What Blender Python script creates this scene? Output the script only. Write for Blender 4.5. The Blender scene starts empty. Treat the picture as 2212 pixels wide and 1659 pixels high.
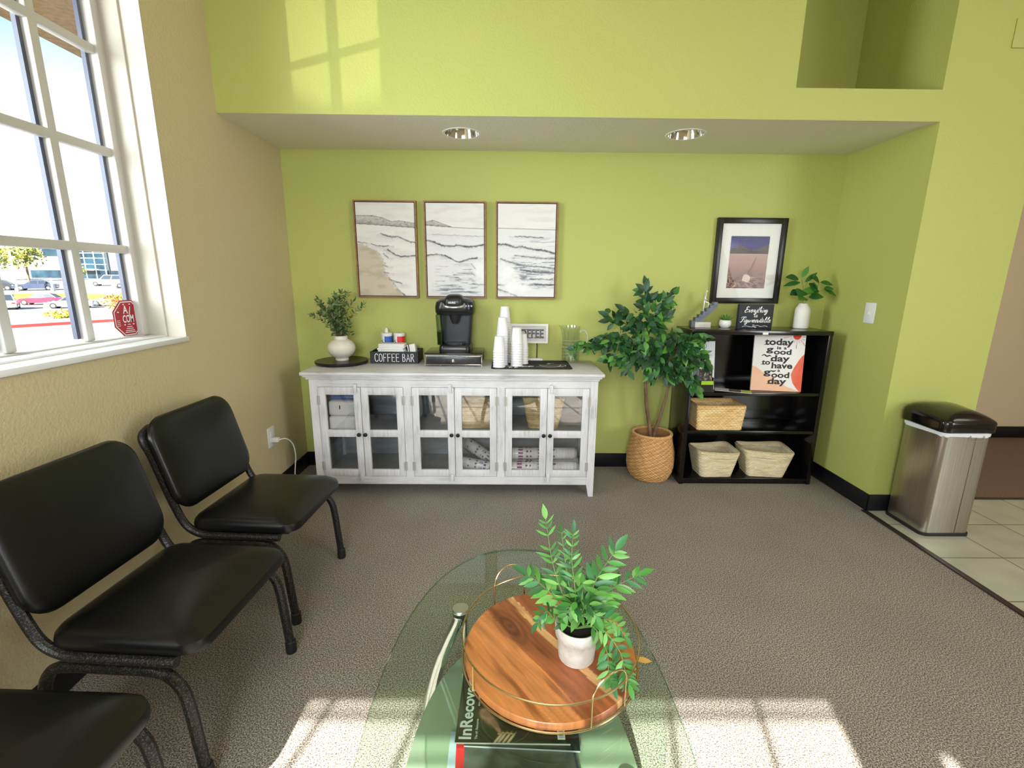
import bpy, bmesh, math, random
import numpy as np
from mathutils import Vector, Matrix
random.seed(7)
S = bpy.context.scene
COL = S.collection
PI = math.pi
# ------------------------------------------------------------------ camera
def camera_axes(p, y, r):
    fw = Vector((-math.sin(y)*math.cos(p), math.cos(y)*math.cos(p), -math.sin(p)))
    rt = Vector((math.cos(y), math.sin(y), 0)); up = rt.cross(fw)
    return rt*math.cos(r)+up*math.sin(r), up*math.cos(r)-rt*math.sin(r), fw
cd = bpy.data.cameras.new('camera'); cam = bpy.data.objects.new('camera', cd); COL.objects.link(cam)
a_, b_, c_ = camera_axes(.2212, -.0098, .0089)
cam.matrix_world = Matrix(((a_.x, b_.x, -c_.x, 0), (a_.y, b_.y, -c_.y, 0), (a_.z, b_.z, -c_.z, 1.35), (0, 0, 0, 1)))
cd.sensor_fit = 'HORIZONTAL'; cd.sensor_width = 36; cd.lens = 1014.6177/2212*36
cd.clip_start = .02; cd.clip_end = 600
S.camera = cam
# ------------------------------------------------------------------ view
vs = S.view_settings
S.display_settings.display_device = 'sRGB'
vs.view_transform = 'Standard'; vs.look = 'None'; vs.gamma = 1; vs.exposure = -0.20; vs.use_curve_mapping = False
try:
    S.cycles.max_bounces = 10; S.cycles.transparent_max_bounces = 24; S.cycles.caustics_reflective = False
    S.cycles.caustics_refractive = False; S.cycles.sample_clamp_indirect = 6
except Exception: pass
# ------------------------------------------------------------------ sky
W = bpy.data.worlds.new('sky'); S.world = W; W.use_nodes = True
nt = W.node_tree; nt.nodes.clear()
tc = nt.nodes.new('ShaderNodeTexCoord'); sx = nt.nodes.new('ShaderNodeSeparateXYZ'); rp = nt.nodes.new('ShaderNodeValToRGB')
bg = nt.nodes.new('ShaderNodeBackground'); ow = nt.nodes.new('ShaderNodeOutputWorld')
nt.links.new(tc.outputs['Generated'], sx.inputs[0]); nt.links.new(sx.outputs['Z'], rp.inputs[0])
nt.links.new(rp.outputs[0], bg.inputs[0]); nt.links.new(bg.outputs[0], ow.inputs[0])
e = rp.color_ramp.elements
e[0].position = 0.0; e[0].color = (1, 1, 1, 1)
e[1].position = .75; e[1].color = (.12, .26, .55, 1)
n = e.new(.17); n.color = (.80, .90, 1, 1)
n = e.new(.34); n.color = (.22, .37, .48, 1)
bg.inputs[1].default_value = 2.6
# ------------------------------------------------------------------ sun, added glint spot, added daylight and fill lamps
def lamp(name, kind, loc, to, energy, color=(1, 1, 1), **k):
    l = bpy.data.lights.new(name, kind); l.energy = energy; l.color = color
    for a, b in k.items(): setattr(l, a, b)
    o = bpy.data.objects.new(name, l); COL.objects.link(o); o.location = loc
    o.rotation_euler = (Vector(to)-Vector(loc)).to_track_quat('-Z', 'Y').to_euler()
    return o
SUN = Vector((.235, 1, -.665))
lamp('sun', 'SUN', (-3, -12, 8), Vector((-3, -12, 8))+SUN, 40, (1, .96, .89), angle=math.radians(.45))
# added spot lamp standing in for an assumed sun reflection outside the left window
GL = Vector((.752, 1, .19)); g0 = Vector((-1.63, 1.50, 2.28))
lamp('added_glint_spot', 'SPOT', g0-GL*12, g0, 6000, (1, .96, .85), spot_size=math.radians(2.15), spot_blend=.1, shadow_soft_size=.05)
# area lamps added to strengthen daylight at the rear shopfront and side window
lamp('daylight_fill_rear', 'AREA', (-.65, -1.95, 1.75), (-.2, 1.4, -.5), 82, (.90, .97, 1), shape='RECTANGLE', size=2.2, size_y=1.2, spread=math.radians(115))
lamp('fill_right', 'AREA', (4.0, -1.95, 1.6), (.6, 1.4, .1), 105, (.93, .98, 1), shape='RECTANGLE', size=2.2, size_y=2.2, spread=math.radians(130))  # added fill lamp on the right; the rear wall has no opening here
lamp('daylight_fill_side', 'AREA', (-2.55, 1.15, 1.85), (1.6, 2.75, .95), 70, (.86, .97, 1), shape='RECTANGLE', size=1.3, size_y=1.5, spread=math.radians(120))
for px in (-.1, 2.6, 4.6):  # unseen fill lamps added under the ceiling, without fixtures
    for py in (-1.0, .7, 2.2)[:3 if px > 4 else 2]:
        lamp('ceiling_fill_light', 'AREA', (px, py, 3.55), (px, py, 0), 8.5, (1, .90, .74), shape='RECTANGLE', size=1.15, size_y=.55)
# ------------------------------------------------------------------ materials
def lin(c):
    return tuple((x/12.92 if x <= .04045 else ((x+.055)/1.055)**2.4) for x in (v/255 for v in c))
def L4(c): return (*lin(c), 1)
MATS = {}
def newmat(name):
    m = bpy.data.materials.new(name); m.use_nodes = True; t = m.node_tree; t.nodes.clear()
    o = t.nodes.new('ShaderNodeOutputMaterial'); return m, t, o
def N(t, kind, **k):
    n = t.nodes.new(kind)
    for a, b in k.items(): setattr(n, a, b)
    return n
def coords(t, scale=(1, 1, 1), kind='Object', loc=(0, 0, 0)):
    tc = N(t, 'ShaderNodeTexCoord'); mp = N(t, 'ShaderNodeMapping')
    mp.inputs['Scale'].default_value = scale; mp.inputs['Location'].default_value = loc
    t.links.new(tc.outputs[kind], mp.inputs[0]); return mp.outputs[0]
def mat(name, c, rough=.5, metal=0, spec=.5, c2=None, nscale=8, stretch=(1, 1, 1), contrast=(.35, .65), detail=4,
        bump=0, bscale=60, bstretch=None, coat=0, aniso=0, trans=0, emit=0):
    if name in MATS: return MATS[name]
    m, t, o = newmat(name); b = N(t, 'ShaderNodeBsdfPrincipled'); t.links.new(b.outputs[0], o.inputs[0])
    b.inputs['Base Color'].default_value = L4(c); b.inputs['Roughness'].default_value = rough; b.inputs['Metallic'].default_value = metal
    b.inputs['Specular IOR Level'].default_value = spec; b.inputs['Coat Weight'].default_value = coat
    b.inputs['Anisotropic'].default_value = aniso; b.inputs['Transmission Weight'].default_value = trans
    if emit:
        b.inputs['Emission Color'].default_value = L4(c); b.inputs['Emission Strength'].default_value = emit
    if c2:
        nz = N(t, 'ShaderNodeTexNoise'); nz.inputs['Scale'].default_value = nscale; nz.inputs['Detail'].default_value = detail
        t.links.new(coords(t, stretch), nz.inputs['Vector'])
        r = N(t, 'ShaderNodeValToRGB'); r.color_ramp.elements[0].position = contrast[0]; r.color_ramp.elements[1].position = contrast[1]
        r.color_ramp.elements[0].color = L4(c); r.color_ramp.elements[1].color = L4(c2)
        t.links.new(nz.outputs[0], r.inputs[0]); t.links.new(r.outputs[0], b.inputs['Base Color'])
    if bump:
        nz = N(t, 'ShaderNodeTexNoise'); nz.inputs['Scale'].default_value = bscale; nz.inputs['Detail'].default_value = 3
        t.links.new(coords(t, bstretch or stretch), nz.inputs['Vector'])
        bp = N(t, 'ShaderNodeBump'); bp.inputs['Strength'].default_value = bump; bp.inputs['Distance'].default_value = .004
        t.links.new(nz.outputs[0], bp.inputs['Height']); t.links.new(bp.outputs[0], b.inputs['Normal'])
    MATS[name] = m; return m
def glass(name, tint=(1, 1, 1), ior=1.45, rough=0, haze=None, hazef=0):
    """thin clear sheet: see-through, with the mirror share growing towards grazing angles on both faces alike"""
    if name in MATS: return MATS[name]
    m, t, o = newmat(name); f0 = ((ior-1)/(ior+1))**2
    ge = N(t, 'ShaderNodeNewGeometry'); dt = N(t, 'ShaderNodeVectorMath', operation='DOT_PRODUCT')
    t.links.new(ge.outputs['Normal'], dt.inputs[0]); t.links.new(ge.outputs['Incoming'], dt.inputs[1])
    ab = N(t, 'ShaderNodeMath', operation='ABSOLUTE'); t.links.new(dt.outputs['Value'], ab.inputs[0])
    om = N(t, 'ShaderNodeMath', operation='SUBTRACT'); om.inputs[0].default_value = 1; t.links.new(ab.outputs[0], om.inputs[1])
    pw = N(t, 'ShaderNodeMath', operation='POWER'); pw.inputs[1].default_value = 5; t.links.new(om.outputs[0], pw.inputs[0])
    ma = N(t, 'ShaderNodeMath', operation='MULTIPLY_ADD'); ma.inputs[1].default_value = 1-f0; ma.inputs[2].default_value = f0; t.links.new(pw.outputs[0], ma.inputs[0])
    tr = N(t, 'ShaderNodeBsdfTransparent'); tr.inputs[0].default_value = (*tint, 1)
    g = N(t, 'ShaderNodeBsdfGlossy'); g.inputs['Roughness'].default_value = rough
    mx = N(t, 'ShaderNodeMixShader'); base = tr.outputs[0]
    if haze:
        d = N(t, 'ShaderNodeBsdfDiffuse'); d.inputs[0].default_value = L4(haze)
        h = N(t, 'ShaderNodeMixShader'); h.inputs[0].default_value = hazef
        t.links.new(base, h.inputs[1]); t.links.new(d.outputs[0], h.inputs[2]); base = h.outputs[0]
    t.links.new(ma.outputs[0], mx.inputs[0]); t.links.new(base, mx.inputs[1]); t.links.new(g.outputs[0], mx.inputs[2])
    t.links.new(mx.outputs[0], o.inputs[0]); MATS[name] = m; return m
def painted(name, rough=.6, spec=.3, bump=0, coat=0):
    if name in MATS: return MATS[name]
    m, t, o = newmat(name); b = N(t, 'ShaderNodeBsdfPrincipled'); t.links.new(b.outputs[0], o.inputs[0])
    a = N(t, 'ShaderNodeAttribute'); a.attribute_name = 'Col'; t.links.new(a.outputs['Color'], b.inputs['Base Color'])
    b.inputs['Roughness'].default_value = rough; b.inputs['Specular IOR Level'].default_value = spec; b.inputs['Coat Weight'].default_value = coat
    MATS[name] = m; return m
GREEN = mat('green_paint', (182, 188, 105), .55, spec=.35, bump=.55, bscale=95)
TAN = mat('tan_paint', (209, 194, 155), .6, spec=.3, bump=.5, bscale=95)
BEIGE = mat('beige_paint', (214, 196, 168), .65, spec=.2, bump=.3, bscale=95)
CREAM = mat('cream_paint', (234, 229, 214), .7, spec=.2, bump=.4, bscale=80)
WINW = mat('window_white', (203, 200, 194), .4, spec=.3)
WHITE = mat('white_vinyl', (232, 233, 234), .35, spec=.4)
BASEB = mat('black_vinyl_base', (17, 18, 24), .4, spec=.4)
def carpet_mat():
    m, t, o = newmat('carpet'); b = N(t, 'ShaderNodeBsdfPrincipled'); t.links.new(b.outputs[0], o.inputs[0])
    v = coords(t)
    n1 = N(t, 'ShaderNodeTexNoise'); n1.inputs['Scale'].default_value = 240; n1.inputs['Detail'].default_value = 3; n1.inputs['Roughness'].default_value = .7
    n2 = N(t, 'ShaderNodeTexNoise'); n2.inputs['Scale'].default_value = 3; n2.inputs['Detail'].default_value = 3
    t.links.new(v, n1.inputs['Vector']); t.links.new(v, n2.inputs['Vector'])
    r = N(t, 'ShaderNodeValToRGB'); el = r.color_ramp.elements
    el[0].position = .38; el[0].color = L4((76, 69, 63)); el[1].position = .62; el[1].color = L4((218, 209, 198))
    q = el.new(.5); q.color = L4((150, 141, 131))
    t.links.new(n1.outputs[0], r.inputs[0])
    mx = N(t, 'ShaderNodeMix', data_type='RGBA', blend_type='MULTIPLY'); mx.inputs[0].default_value = .25
    t.links.new(r.outputs[0], mx.inputs[6]); t.links.new(n2.outputs[0], mx.inputs[7]); t.links.new(mx.outputs[2], b.inputs['Base Color'])
    b.inputs['Roughness'].default_value = .95; b.inputs['Specular IOR Level'].default_value = .1
    bp = N(t, 'ShaderNodeBump'); bp.inputs['Strength'].default_value = .8; bp.inputs['Distance'].default_value = .006
    t.links.new(n1.outputs[0], bp.inputs['Height']); t.links.new(bp.outputs[0], b.inputs['Normal'])
    return m
CARPET = carpet_mat()
def tile_mat():
    m, t, o = newmat('ceramic_tile'); b = N(t, 'ShaderNodeBsdfPrincipled'); t.links.new(b.outputs[0], o.inputs[0])
    br = N(t, 'ShaderNodeTexBrick'); br.offset = 0; br.squash = 1
    br.inputs['Scale'].default_value = 1; br.inputs['Brick Width'].default_value = .3285; br.inputs['Row Height'].default_value = .3285
    br.inputs['Mortar Size'].default_value = .0032; br.inputs['Mortar Smooth'].default_value = .3; br.inputs['Bias'].default_value = 0
    br.inputs['Color1'].default_value = L4((188, 189, 170)); br.inputs['Color2'].default_value = L4((180, 180, 160)); br.inputs['Mortar'].default_value = L4((78, 74, 64))
    t.links.new(coords(t, loc=(-2.4975+3.285, -2.421+3.285, 0)), br.inputs['Vector'])
    nz = N(t, 'ShaderNodeTexNoise'); nz.inputs['Scale'].default_value = 7; nz.inputs['Detail'].default_value = 6
    t.links.new(coords(t), nz.inputs['Vector'])
    r = N(t, 'ShaderNodeValToRGB'); r.color_ramp.elements[0].position = .3; r.color_ramp.elements[0].color = (.74, .74, .72, 1); r.color_ramp.elements[1].position = .7
    t.links.new(nz.outputs[0], r.inputs[0])
    mx = N(t, 'ShaderNodeMix', data_type='RGBA', blend_type='MULTIPLY'); mx.inputs[0].default_value = .8
    t.links.new(br.outputs[0], mx.inputs[6]); t.links.new(r.outputs[0], mx.inputs[7]); t.links.new(mx.outputs[2], b.inputs['Base Color'])
    b.inputs['Roughness'].default_value = .35
    return m
TILE = tile_mat()
def wood_white(name, st):
    m, t, o = newmat(name); b = N(t, 'ShaderNodeBsdfPrincipled'); t.links.new(b.outputs[0], o.inputs[0])
    n1 = N(t, 'ShaderNodeTexNoise'); n1.inputs['Scale'].default_value = 9; n1.inputs['Detail'].default_value = 7; n1.inputs['Roughness'].default_value = .65
    t.links.new(coords(t, st), n1.inputs['Vector'])
    n2 = N(t, 'ShaderNodeTexNoise'); n2.inputs['Scale'].default_value = 5; n2.inputs['Detail'].default_value = 3
    t.links.new(coords(t), n2.inputs['Vector'])
    ad = N(t, 'ShaderNodeMath', operation='ADD'); t.links.new(n1.outputs[0], ad.inputs[0]); t.links.new(n2.outputs[0], ad.inputs[1])
    ml = N(t, 'ShaderNodeMath', operation='MULTIPLY'); ml.inputs[1].default_value = .5; t.links.new(ad.outputs[0], ml.inputs[0])
    r = N(t, 'ShaderNodeValToRGB'); el = r.color_ramp.elements
    el[0].position = .33; el[0].color = L4((160, 159, 163)); el[1].position = .58; el[1].color = L4((216, 215, 218))
    q = el.new(.43); q.color = L4((198, 197, 201))
    t.links.new(ml.outputs[0], r.inputs[0]); t.links.new(r.outputs[0], b.inputs['Base Color']); b.inputs['Roughness'].default_value = .5
    wv = N(t, 'ShaderNodeTexWave'); wv.inputs['Scale'].default_value = 60; wv.inputs['Distortion'].default_value = 2
    t.links.new(coords(t, (1, .2, .6)), wv.inputs['Vector'])
    bp = N(t, 'ShaderNodeBump'); bp.inputs['Strength'].default_value = .12; bp.inputs['Distance'].default_value = .002
    t.links.new(wv.outputs['Fac'] if 'Fac' in wv.outputs else wv.outputs[1], bp.inputs['Height']); t.links.new(bp.outputs[0], b.inputs['Normal'])
    return m
WOODH = wood_white('whitewash_wood_horizontal', (.9, 6, 9)); WOODV = wood_white('whitewash_wood_vertical', (9, 6, .9))
BLACK = mat('black_plastic', (14, 15, 17), .32); BLACKM = mat('black_matte', (20, 20, 22), .6)
CHROME = mat('chrome', (225, 226, 228), .07, 1); STEELWIRE = mat('steel_wire', (205, 206, 208), .2, 1)
PAPER = mat('white_paper', (236, 236, 234), .7, spec=.2); CER = mat('white_ceramic', (236, 234, 229), .45)
INK = mat('black_ink', (28, 27, 30), .6); WINK = mat('white_ink', (238, 238, 238), .6)
LEAF = painted('leaf', .42, .4); PIC = painted('printed_picture', .55, .25); WEAVE = painted('woven_fibre', .75, .15)
CLEAR = glass('clear_glass'); WINGLASS = glass('window_glass', ior=1.3)
# ------------------------------------------------------------------ mesh helpers
def catmull(pts, k=6, closed=False):
    P = [Vector(p) for p in pts]; n = len(P); out = []
    if n < 3: return P
    rng = range(n if closed else n-1)
    for i in rng:
        if closed: p0, p1, p2, p3 = P[(i-1) % n], P[i], P[(i+1) % n], P[(i+2) % n]
        else: p0, p1, p2, p3 = P[max(i-1, 0)], P[i], P[i+1], P[min(i+2, n-1)]
        for j in range(k):
            t = j/k
            out.append(.5*((2*p1)+(p2-p0)*t+(2*p0-5*p1+4*p2-p3)*t*t+(3*p1-p0-3*p2+p3)*t*t*t))
    if not closed: out.append(P[-1])
    return out
def rrect(w, d, r, n=5):
    r = min(r, w/2-1e-5, d/2-1e-5); o = []
    for cx, cy, a0 in ((w/2-r, d/2-r, 0), (-w/2+r, d/2-r, PI/2), (-w/2+r, -d/2+r, PI), (w/2-r, -d/2+r, 1.5*PI)):
        for i in range(n+1):
            a = a0+PI/2*i/n; o.append((cx+r*math.cos(a), cy+r*math.sin(a)))
    return o
def superell(a, b, n=2.2, k=64):
    o = []
    for i in range(k):
        t = 2*PI*i/k; c, s = math.cos(t), math.sin(t)
        o.append((a*math.copysign(abs(c)**(2/n), c), b*math.copysign(abs(s)**(2/n), s)))
    return o
def wloc(o):
    v = Vector((0, 0, 0))
    while o is not None: v += o.location; o = o.parent
    return v
class MB:
    def __init__(s): s.v = []; s.f = []; s.c = []
    def add(s, vs, fs, col=None):
        k = len(s.v); s.v += [tuple(p) for p in vs]; s.f += [tuple(i+k for i in f) for f in fs]
        s.c += [col or (1, 1, 1)]*len(vs); return s
    def box(s, x0, x1, y0, y1, z0, z1):
        return s.add([(x0, y0, z0), (x1, y0, z0), (x1, y1, z0), (x0, y1, z0), (x0, y0, z1), (x1, y0, z1), (x1, y1, z1), (x0, y1, z1)],
                     [(0, 3, 2, 1), (4, 5, 6, 7), (0, 1, 5, 4), (1, 2, 6, 5), (2, 3, 7, 6), (3, 0, 4, 7)])
    def rbox(s, x0, x1, y0, y1, z0, z1, r=.004, seg=2):
        bm = bmesh.new(); bmesh.ops.create_cube(bm, size=1)
        for v in bm.verts: v.co = ((x0+x1)/2+v.co.x*(x1-x0), (y0+y1)/2+v.co.y*(y1-y0), (z0+z1)/2+v.co.z*(z1-z0))
        bmesh.ops.bevel(bm, geom=bm.edges[:], offset=r, segments=seg, affect='EDGES', profile=.5)
        return s.bm(bm)
    def bm(s, bm):
        bm.verts.index_update(); s.add([v.co[:] for v in bm.verts], [[v.index for v in f.verts] for f in bm.faces]); bm.free(); return s
    def quad(s, a, b, c, d): return s.add([a, b, c, d], [(0, 1, 2, 3)])
    def loft(s, rings, cap=True, closed=False):
        n = len(rings[0]); vs = [p for r in rings for p in r]; fs = []
        m = len(rings)
        for i in range(m if closed else m-1):
            for j in range(n):
                fs.append((i*n+j, i*n+(j+1) % n, ((i+1) % m)*n+(j+1) % n, ((i+1) % m)*n+j))
        if cap and not closed: fs += [tuple(range(n-1, -1, -1)), tuple((m-1)*n+j for j in range(n))]
        return s.add(vs, fs)
    def prism(s, poly, z0, z1, bev=0):
        p = [(q[0], q[1]) for q in poly]
        if bev:
            cx = sum(q[0] for q in p)/len(p); cy = sum(q[1] for q in p)/len(p)
            def sh(d): return [(cx+(x-cx)*(1-d/max(1e-6, math.hypot(x-cx, y-cy))), cy+(y-cy)*(1-d/max(1e-6, math.hypot(x-cx, y-cy)))) for x, y in p]
            q = sh(bev)
            return s.loft([[(x, y, z0) for x, y in q], [(x, y, z0+bev) for x, y in p], [(x, y, z1-bev) for x, y in p], [(x, y, z1) for x, y in q]])
        return s.loft([[(x, y, z0) for x, y in p], [(x, y, z1) for x, y in p]])
    def tube(s, pts, r, n=8, closed=False, cap=True, flat=1.0):
        P = [Vector(p) for p in pts]; m = len(P); R = r if hasattr(r, '__len__') else [r]*m; rings = []; up = None
        for i in range(m):
            d = (P[(i+1) % m]-P[i-1]) if closed else (P[min(i+1, m-1)]-P[max(i-1, 0)])
            d = d.normalized() if d.length > 1e-9 else Vector((0, 0, 1))
            if up is None: up = Vector((0, 0, 1)) if abs(d.z) < .9 else Vector((0, 1, 0))
            u = up-d*up.dot(d)
            if u.length < 1e-5: u = d.orthogonal()
            u.normalize(); w = d.cross(u); up = u
            rings.append([P[i]+(u*math.cos(2*PI*j/n)*flat+w*math.sin(2*PI*j/n))*R[i] for j in range(n)])
        return s.loft(rings, cap, closed)
    def lathe(s, prof, c=(0, 0, 0), n=32, cap=True):
        return s.loft([[(c[0]+r*math.cos(2*PI*j/n), c[1]+r*math.sin(2*PI*j/n), c[2]+z) for j in range(n)] for r, z in prof], cap)
    def ring(s, c, R, r, n=48, k=8, axis='z'):
        return s.tube([(c[0]+R*math.cos(2*PI*i/n), c[1]+R*math.sin(2*PI*i/n), c[2]) for i in range(n)], r, k, True)
    def ribbon(s, pts, w, o, ex, ey):
        P = [Vector((p[0], p[1])) for p in pts]; m = len(P); o = Vector(o); ex = Vector(ex); ey = Vector(ey); vs = []
        for i in range(m):
            d = P[min(i+1, m-1)]-P[max(i-1, 0)]
            d = d.normalized() if d.length > 1e-9 else Vector((1, 0)); nn = Vector((-d.y, d.x))
            ww = w[i] if hasattr(w, '__len__') else w
            e = d*ww*.5*(-1 if i == 0 else 1 if i == m-1 else 0)
            for sg in (-1, 1):
                q = P[i]+nn*ww*.5*sg+e; vs.append(o+ex*q.x+ey*q.y)
        return s.add(vs, [(2*i, 2*i+2, 2*i+3, 2*i+1) for i in range(m-1)])
    def text(s, body, o, ex, ey, h=None, w=None, bold=0, shear=0, spacing=1, align='LEFT'):
        cu = bpy.data.curves.new('t', 'FONT'); cu.body = body; cu.size = 1; cu.offset = bold; cu.shear = shear; cu.space_character = spacing; cu.resolution_u = 3
        ob = bpy.data.objects.new('t', cu); me = bpy.data.meshes.new_from_object(ob)
        vs = [v.co.copy() for v in me.vertices]; fs = [tuple(p.vertices) for p in me.polygons]
        bpy.data.objects.remove(ob); bpy.data.curves.remove(cu); bpy.data.meshes.remove(me)
        if not vs: return s
        x0 = min(v.x for v in vs); x1 = max(v.x for v in vs); ky = h/.70; kx = ky if w is None else w/(x1-x0)
        if align == 'CENTER': x0 = (x0+x1)/2
        o = Vector(o); ex = Vector(ex); ey = Vector(ey)
        return s.add([o+ex*(v.x-x0)*kx+ey*v.y*ky for v in vs], fs)
    def xf(s, M):
        s.v = [tuple(M @ Vector(p)) for p in s.v]; return s
    def mv(s, x, y, z): s.v = [(a+x, b+y, c+z) for a, b, c in s.v]; return s
    def build(s, name, m, parent=None, local=False, sharp=35, kind=None, label=None):
        off = Vector((0, 0, 0)) if local or parent is None else wloc(parent)
        me = bpy.data.meshes.new(name); me.from_pydata([(p[0]-off.x, p[1]-off.y, p[2]-off.z) for p in s.v], [], s.f)
        bm = bmesh.new(); bm.from_mesh(me); bmesh.ops.recalc_face_normals(bm, faces=bm.faces[:]) if not getattr(s, 'keep', False) else None
        bm.to_mesh(me); bm.free()
        me.polygons.foreach_set('use_smooth', [True]*len(me.polygons)); me.set_sharp_from_angle(angle=math.radians(sharp))
        if any(c != (1, 1, 1) for c in s.c):
            at = me.color_attributes.new('Col', 'FLOAT_COLOR', 'POINT')
            at.data.foreach_set('color', np.hstack([np.array(s.c, np.float32), np.ones((len(s.c), 1), np.float32)]).ravel())
        me.materials.append(m)
        o = bpy.data.objects.new(name, me); COL.objects.link(o)
        if parent is not None: o.parent = parent
        if kind: o['kind'] = kind
        if label: o['label'] = label
        return o
def thing(name, label, cat, loc=(0, 0, 0), rz=0, group=None):
    o = bpy.data.objects.new(name, None); o.empty_display_size = .05; COL.objects.link(o); o.location = loc; o.rotation_euler = (0, 0, rz)
    o['label'] = label; o['category'] = cat
    if group: o['group'] = group
    return o
def tag(o, label, cat, group=None):
    o['label'] = label; o['category'] = cat
    if group: o['group'] = group
    return o
def struct(name, mb, m, parent=None): return mb.build(name, m, parent, kind=None if parent else 'structure')
def dup(root, loc, rz=None, label=None, group=None):
    r = root.copy(); COL.objects.link(r); r.location = loc
    if rz is not None: r.rotation_euler = (0, 0, rz)
    if label: r['label'] = label
    if group: r['group'] = group
    for ch in list(root.children):
        c = ch.copy(); COL.objects.link(c); c.parent = r
        for g in ch.children:
            d = g.copy(); COL.objects.link(d); d.parent = c
    return r
def srgb2lin(a):
    a = np.clip(a, 0, 1); return np.where(a <= .04045, a/12.92, ((a+.055)/1.055)**2.4)
def picture(name, o, ex, ey, nx, ny, fn, parent=None, m=None, local=False):
    """a flat print: colours come from fn(u, v) with u to the right and v upward, both 0..1"""
    o = np.array(o); ex = np.array(ex); ey = np.array(ey)
    V, U = np.meshgrid(np.linspace(0, 1, ny), np.linspace(0, 1, nx), indexing='ij'); U = U.ravel(); V = V.ravel()
    mb = MB(); mb.v = [tuple(p) for p in (o+U[:, None]*ex+V[:, None]*ey)]
    mb.f = [(j*nx+i, j*nx+i+1, (j+1)*nx+i+1, (j+1)*nx+i) for j in range(ny-1) for i in range(nx-1)]
    mb.c = [tuple(c) for c in srgb2lin(fn(U, V)/255.0)]; mb.keep = True
    return mb.build(name, m or PIC, parent, local=local)
_rs = np.random.RandomState(3); _G = _rs.rand(256, 256)
def vnoise(x, y):
    xi = np.floor(x).astype(int); yi = np.floor(y).astype(int); fx = x-xi; fy = y-yi; fx = fx*fx*(3-2*fx); fy = fy*fy*(3-2*fy)
    g = lambda a, b: _G[a % 256, b % 256]
    return (g(xi, yi)*(1-fx)+g(xi+1, yi)*fx)*(1-fy)+(g(xi, yi+1)*(1-fx)+g(xi+1, yi+1)*fx)*fy
def fbm(x, y, o=4):
    s = 0; a = .5
    for i in range(o): s = s+a*vnoise(x*2**i+17*i, y*2**i+31*i); a *= .5
    return s/(1-.5**o)
def mixc(c, k, a):
    return c*(1-a[:, None])+np.array(k, float)*a[:, None]
def leaf(mb, p, d, nrm, L, Wd, col, droop=.15, fold=.25):
    d = Vector(d).normalized(); nrm = Vector(nrm); s = d.cross(nrm)
    if s.length < 1e-4: s = d.orthogonal()
    s.normalize(); nrm = s.cross(d); p = Vector(p); vs = [p]; 
    for t, w in ((.10, .46), (.26, .84), (.45, 1), (.64, .86), (.83, .46)):
        c = p+d*L*t-nrm*droop*L*t*t
        vs += [c+s*Wd*.5*w+nrm*fold*Wd*.5*w, c, c-s*Wd*.5*w+nrm*fold*Wd*.5*w]
    vs.append(p+d*L-nrm*droop*L)
    fs = [(0, 2, 1), (0, 3, 2)]
    for q in (1, 4, 7, 10): fs += [(q, q+1, q+4, q+3), (q+1, q+2, q+5, q+4)]
    fs += [(13, 14, 16), (14, 15, 16)]
    k = random.uniform(.75, 1.3); c = lin(col); mb.add(vs, fs, (c[0]*k, c[1]*k, c[2]*k))
def rnd(a, b): return random.uniform(a, b)
def rvec(): return Vector((random.gauss(0, 1), random.gauss(0, 1), random.gauss(0, 1))).normalized()
# single-line lettering: slim capitals and a slanted script hand
CAPS = {'C': [[(.42, .85), (.33, .98), (.2, 1), (.06, .85), (.02, .5), (.06, .15), (.2, 0), (.33, .02), (.42, .15)]],
        'O': [[(.22, 1), (.06, .85), (.02, .5), (.06, .15), (.22, 0), (.38, .15), (.42, .5), (.38, .85), (.22, 1)]],
        'F': [[(.05, 0), (.05, 1), (.4, 1)], [(.05, .52), (.34, .52)]], 'E': [[(.4, 1), (.05, 1), (.05, 0), (.4, 0)], [(.05, .52), (.34, .52)]],
        'B': [[(.05, 0), (.05, 1), (.26, .98), (.34, .78), (.26, .55), (.05, .52)], [(.26, .55), (.4, .28), (.3, .03), (.05, 0)]],
        'A': [[(0, 0), (.22, 1), (.44, 0)], [(.09, .35), (.35, .35)]], 'R': [[(.05, 0), (.05, 1), (.3, .98), (.38, .75), (.28, .52), (.05, .5)], [(.2, .5), (.42, 0)]]}
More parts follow.
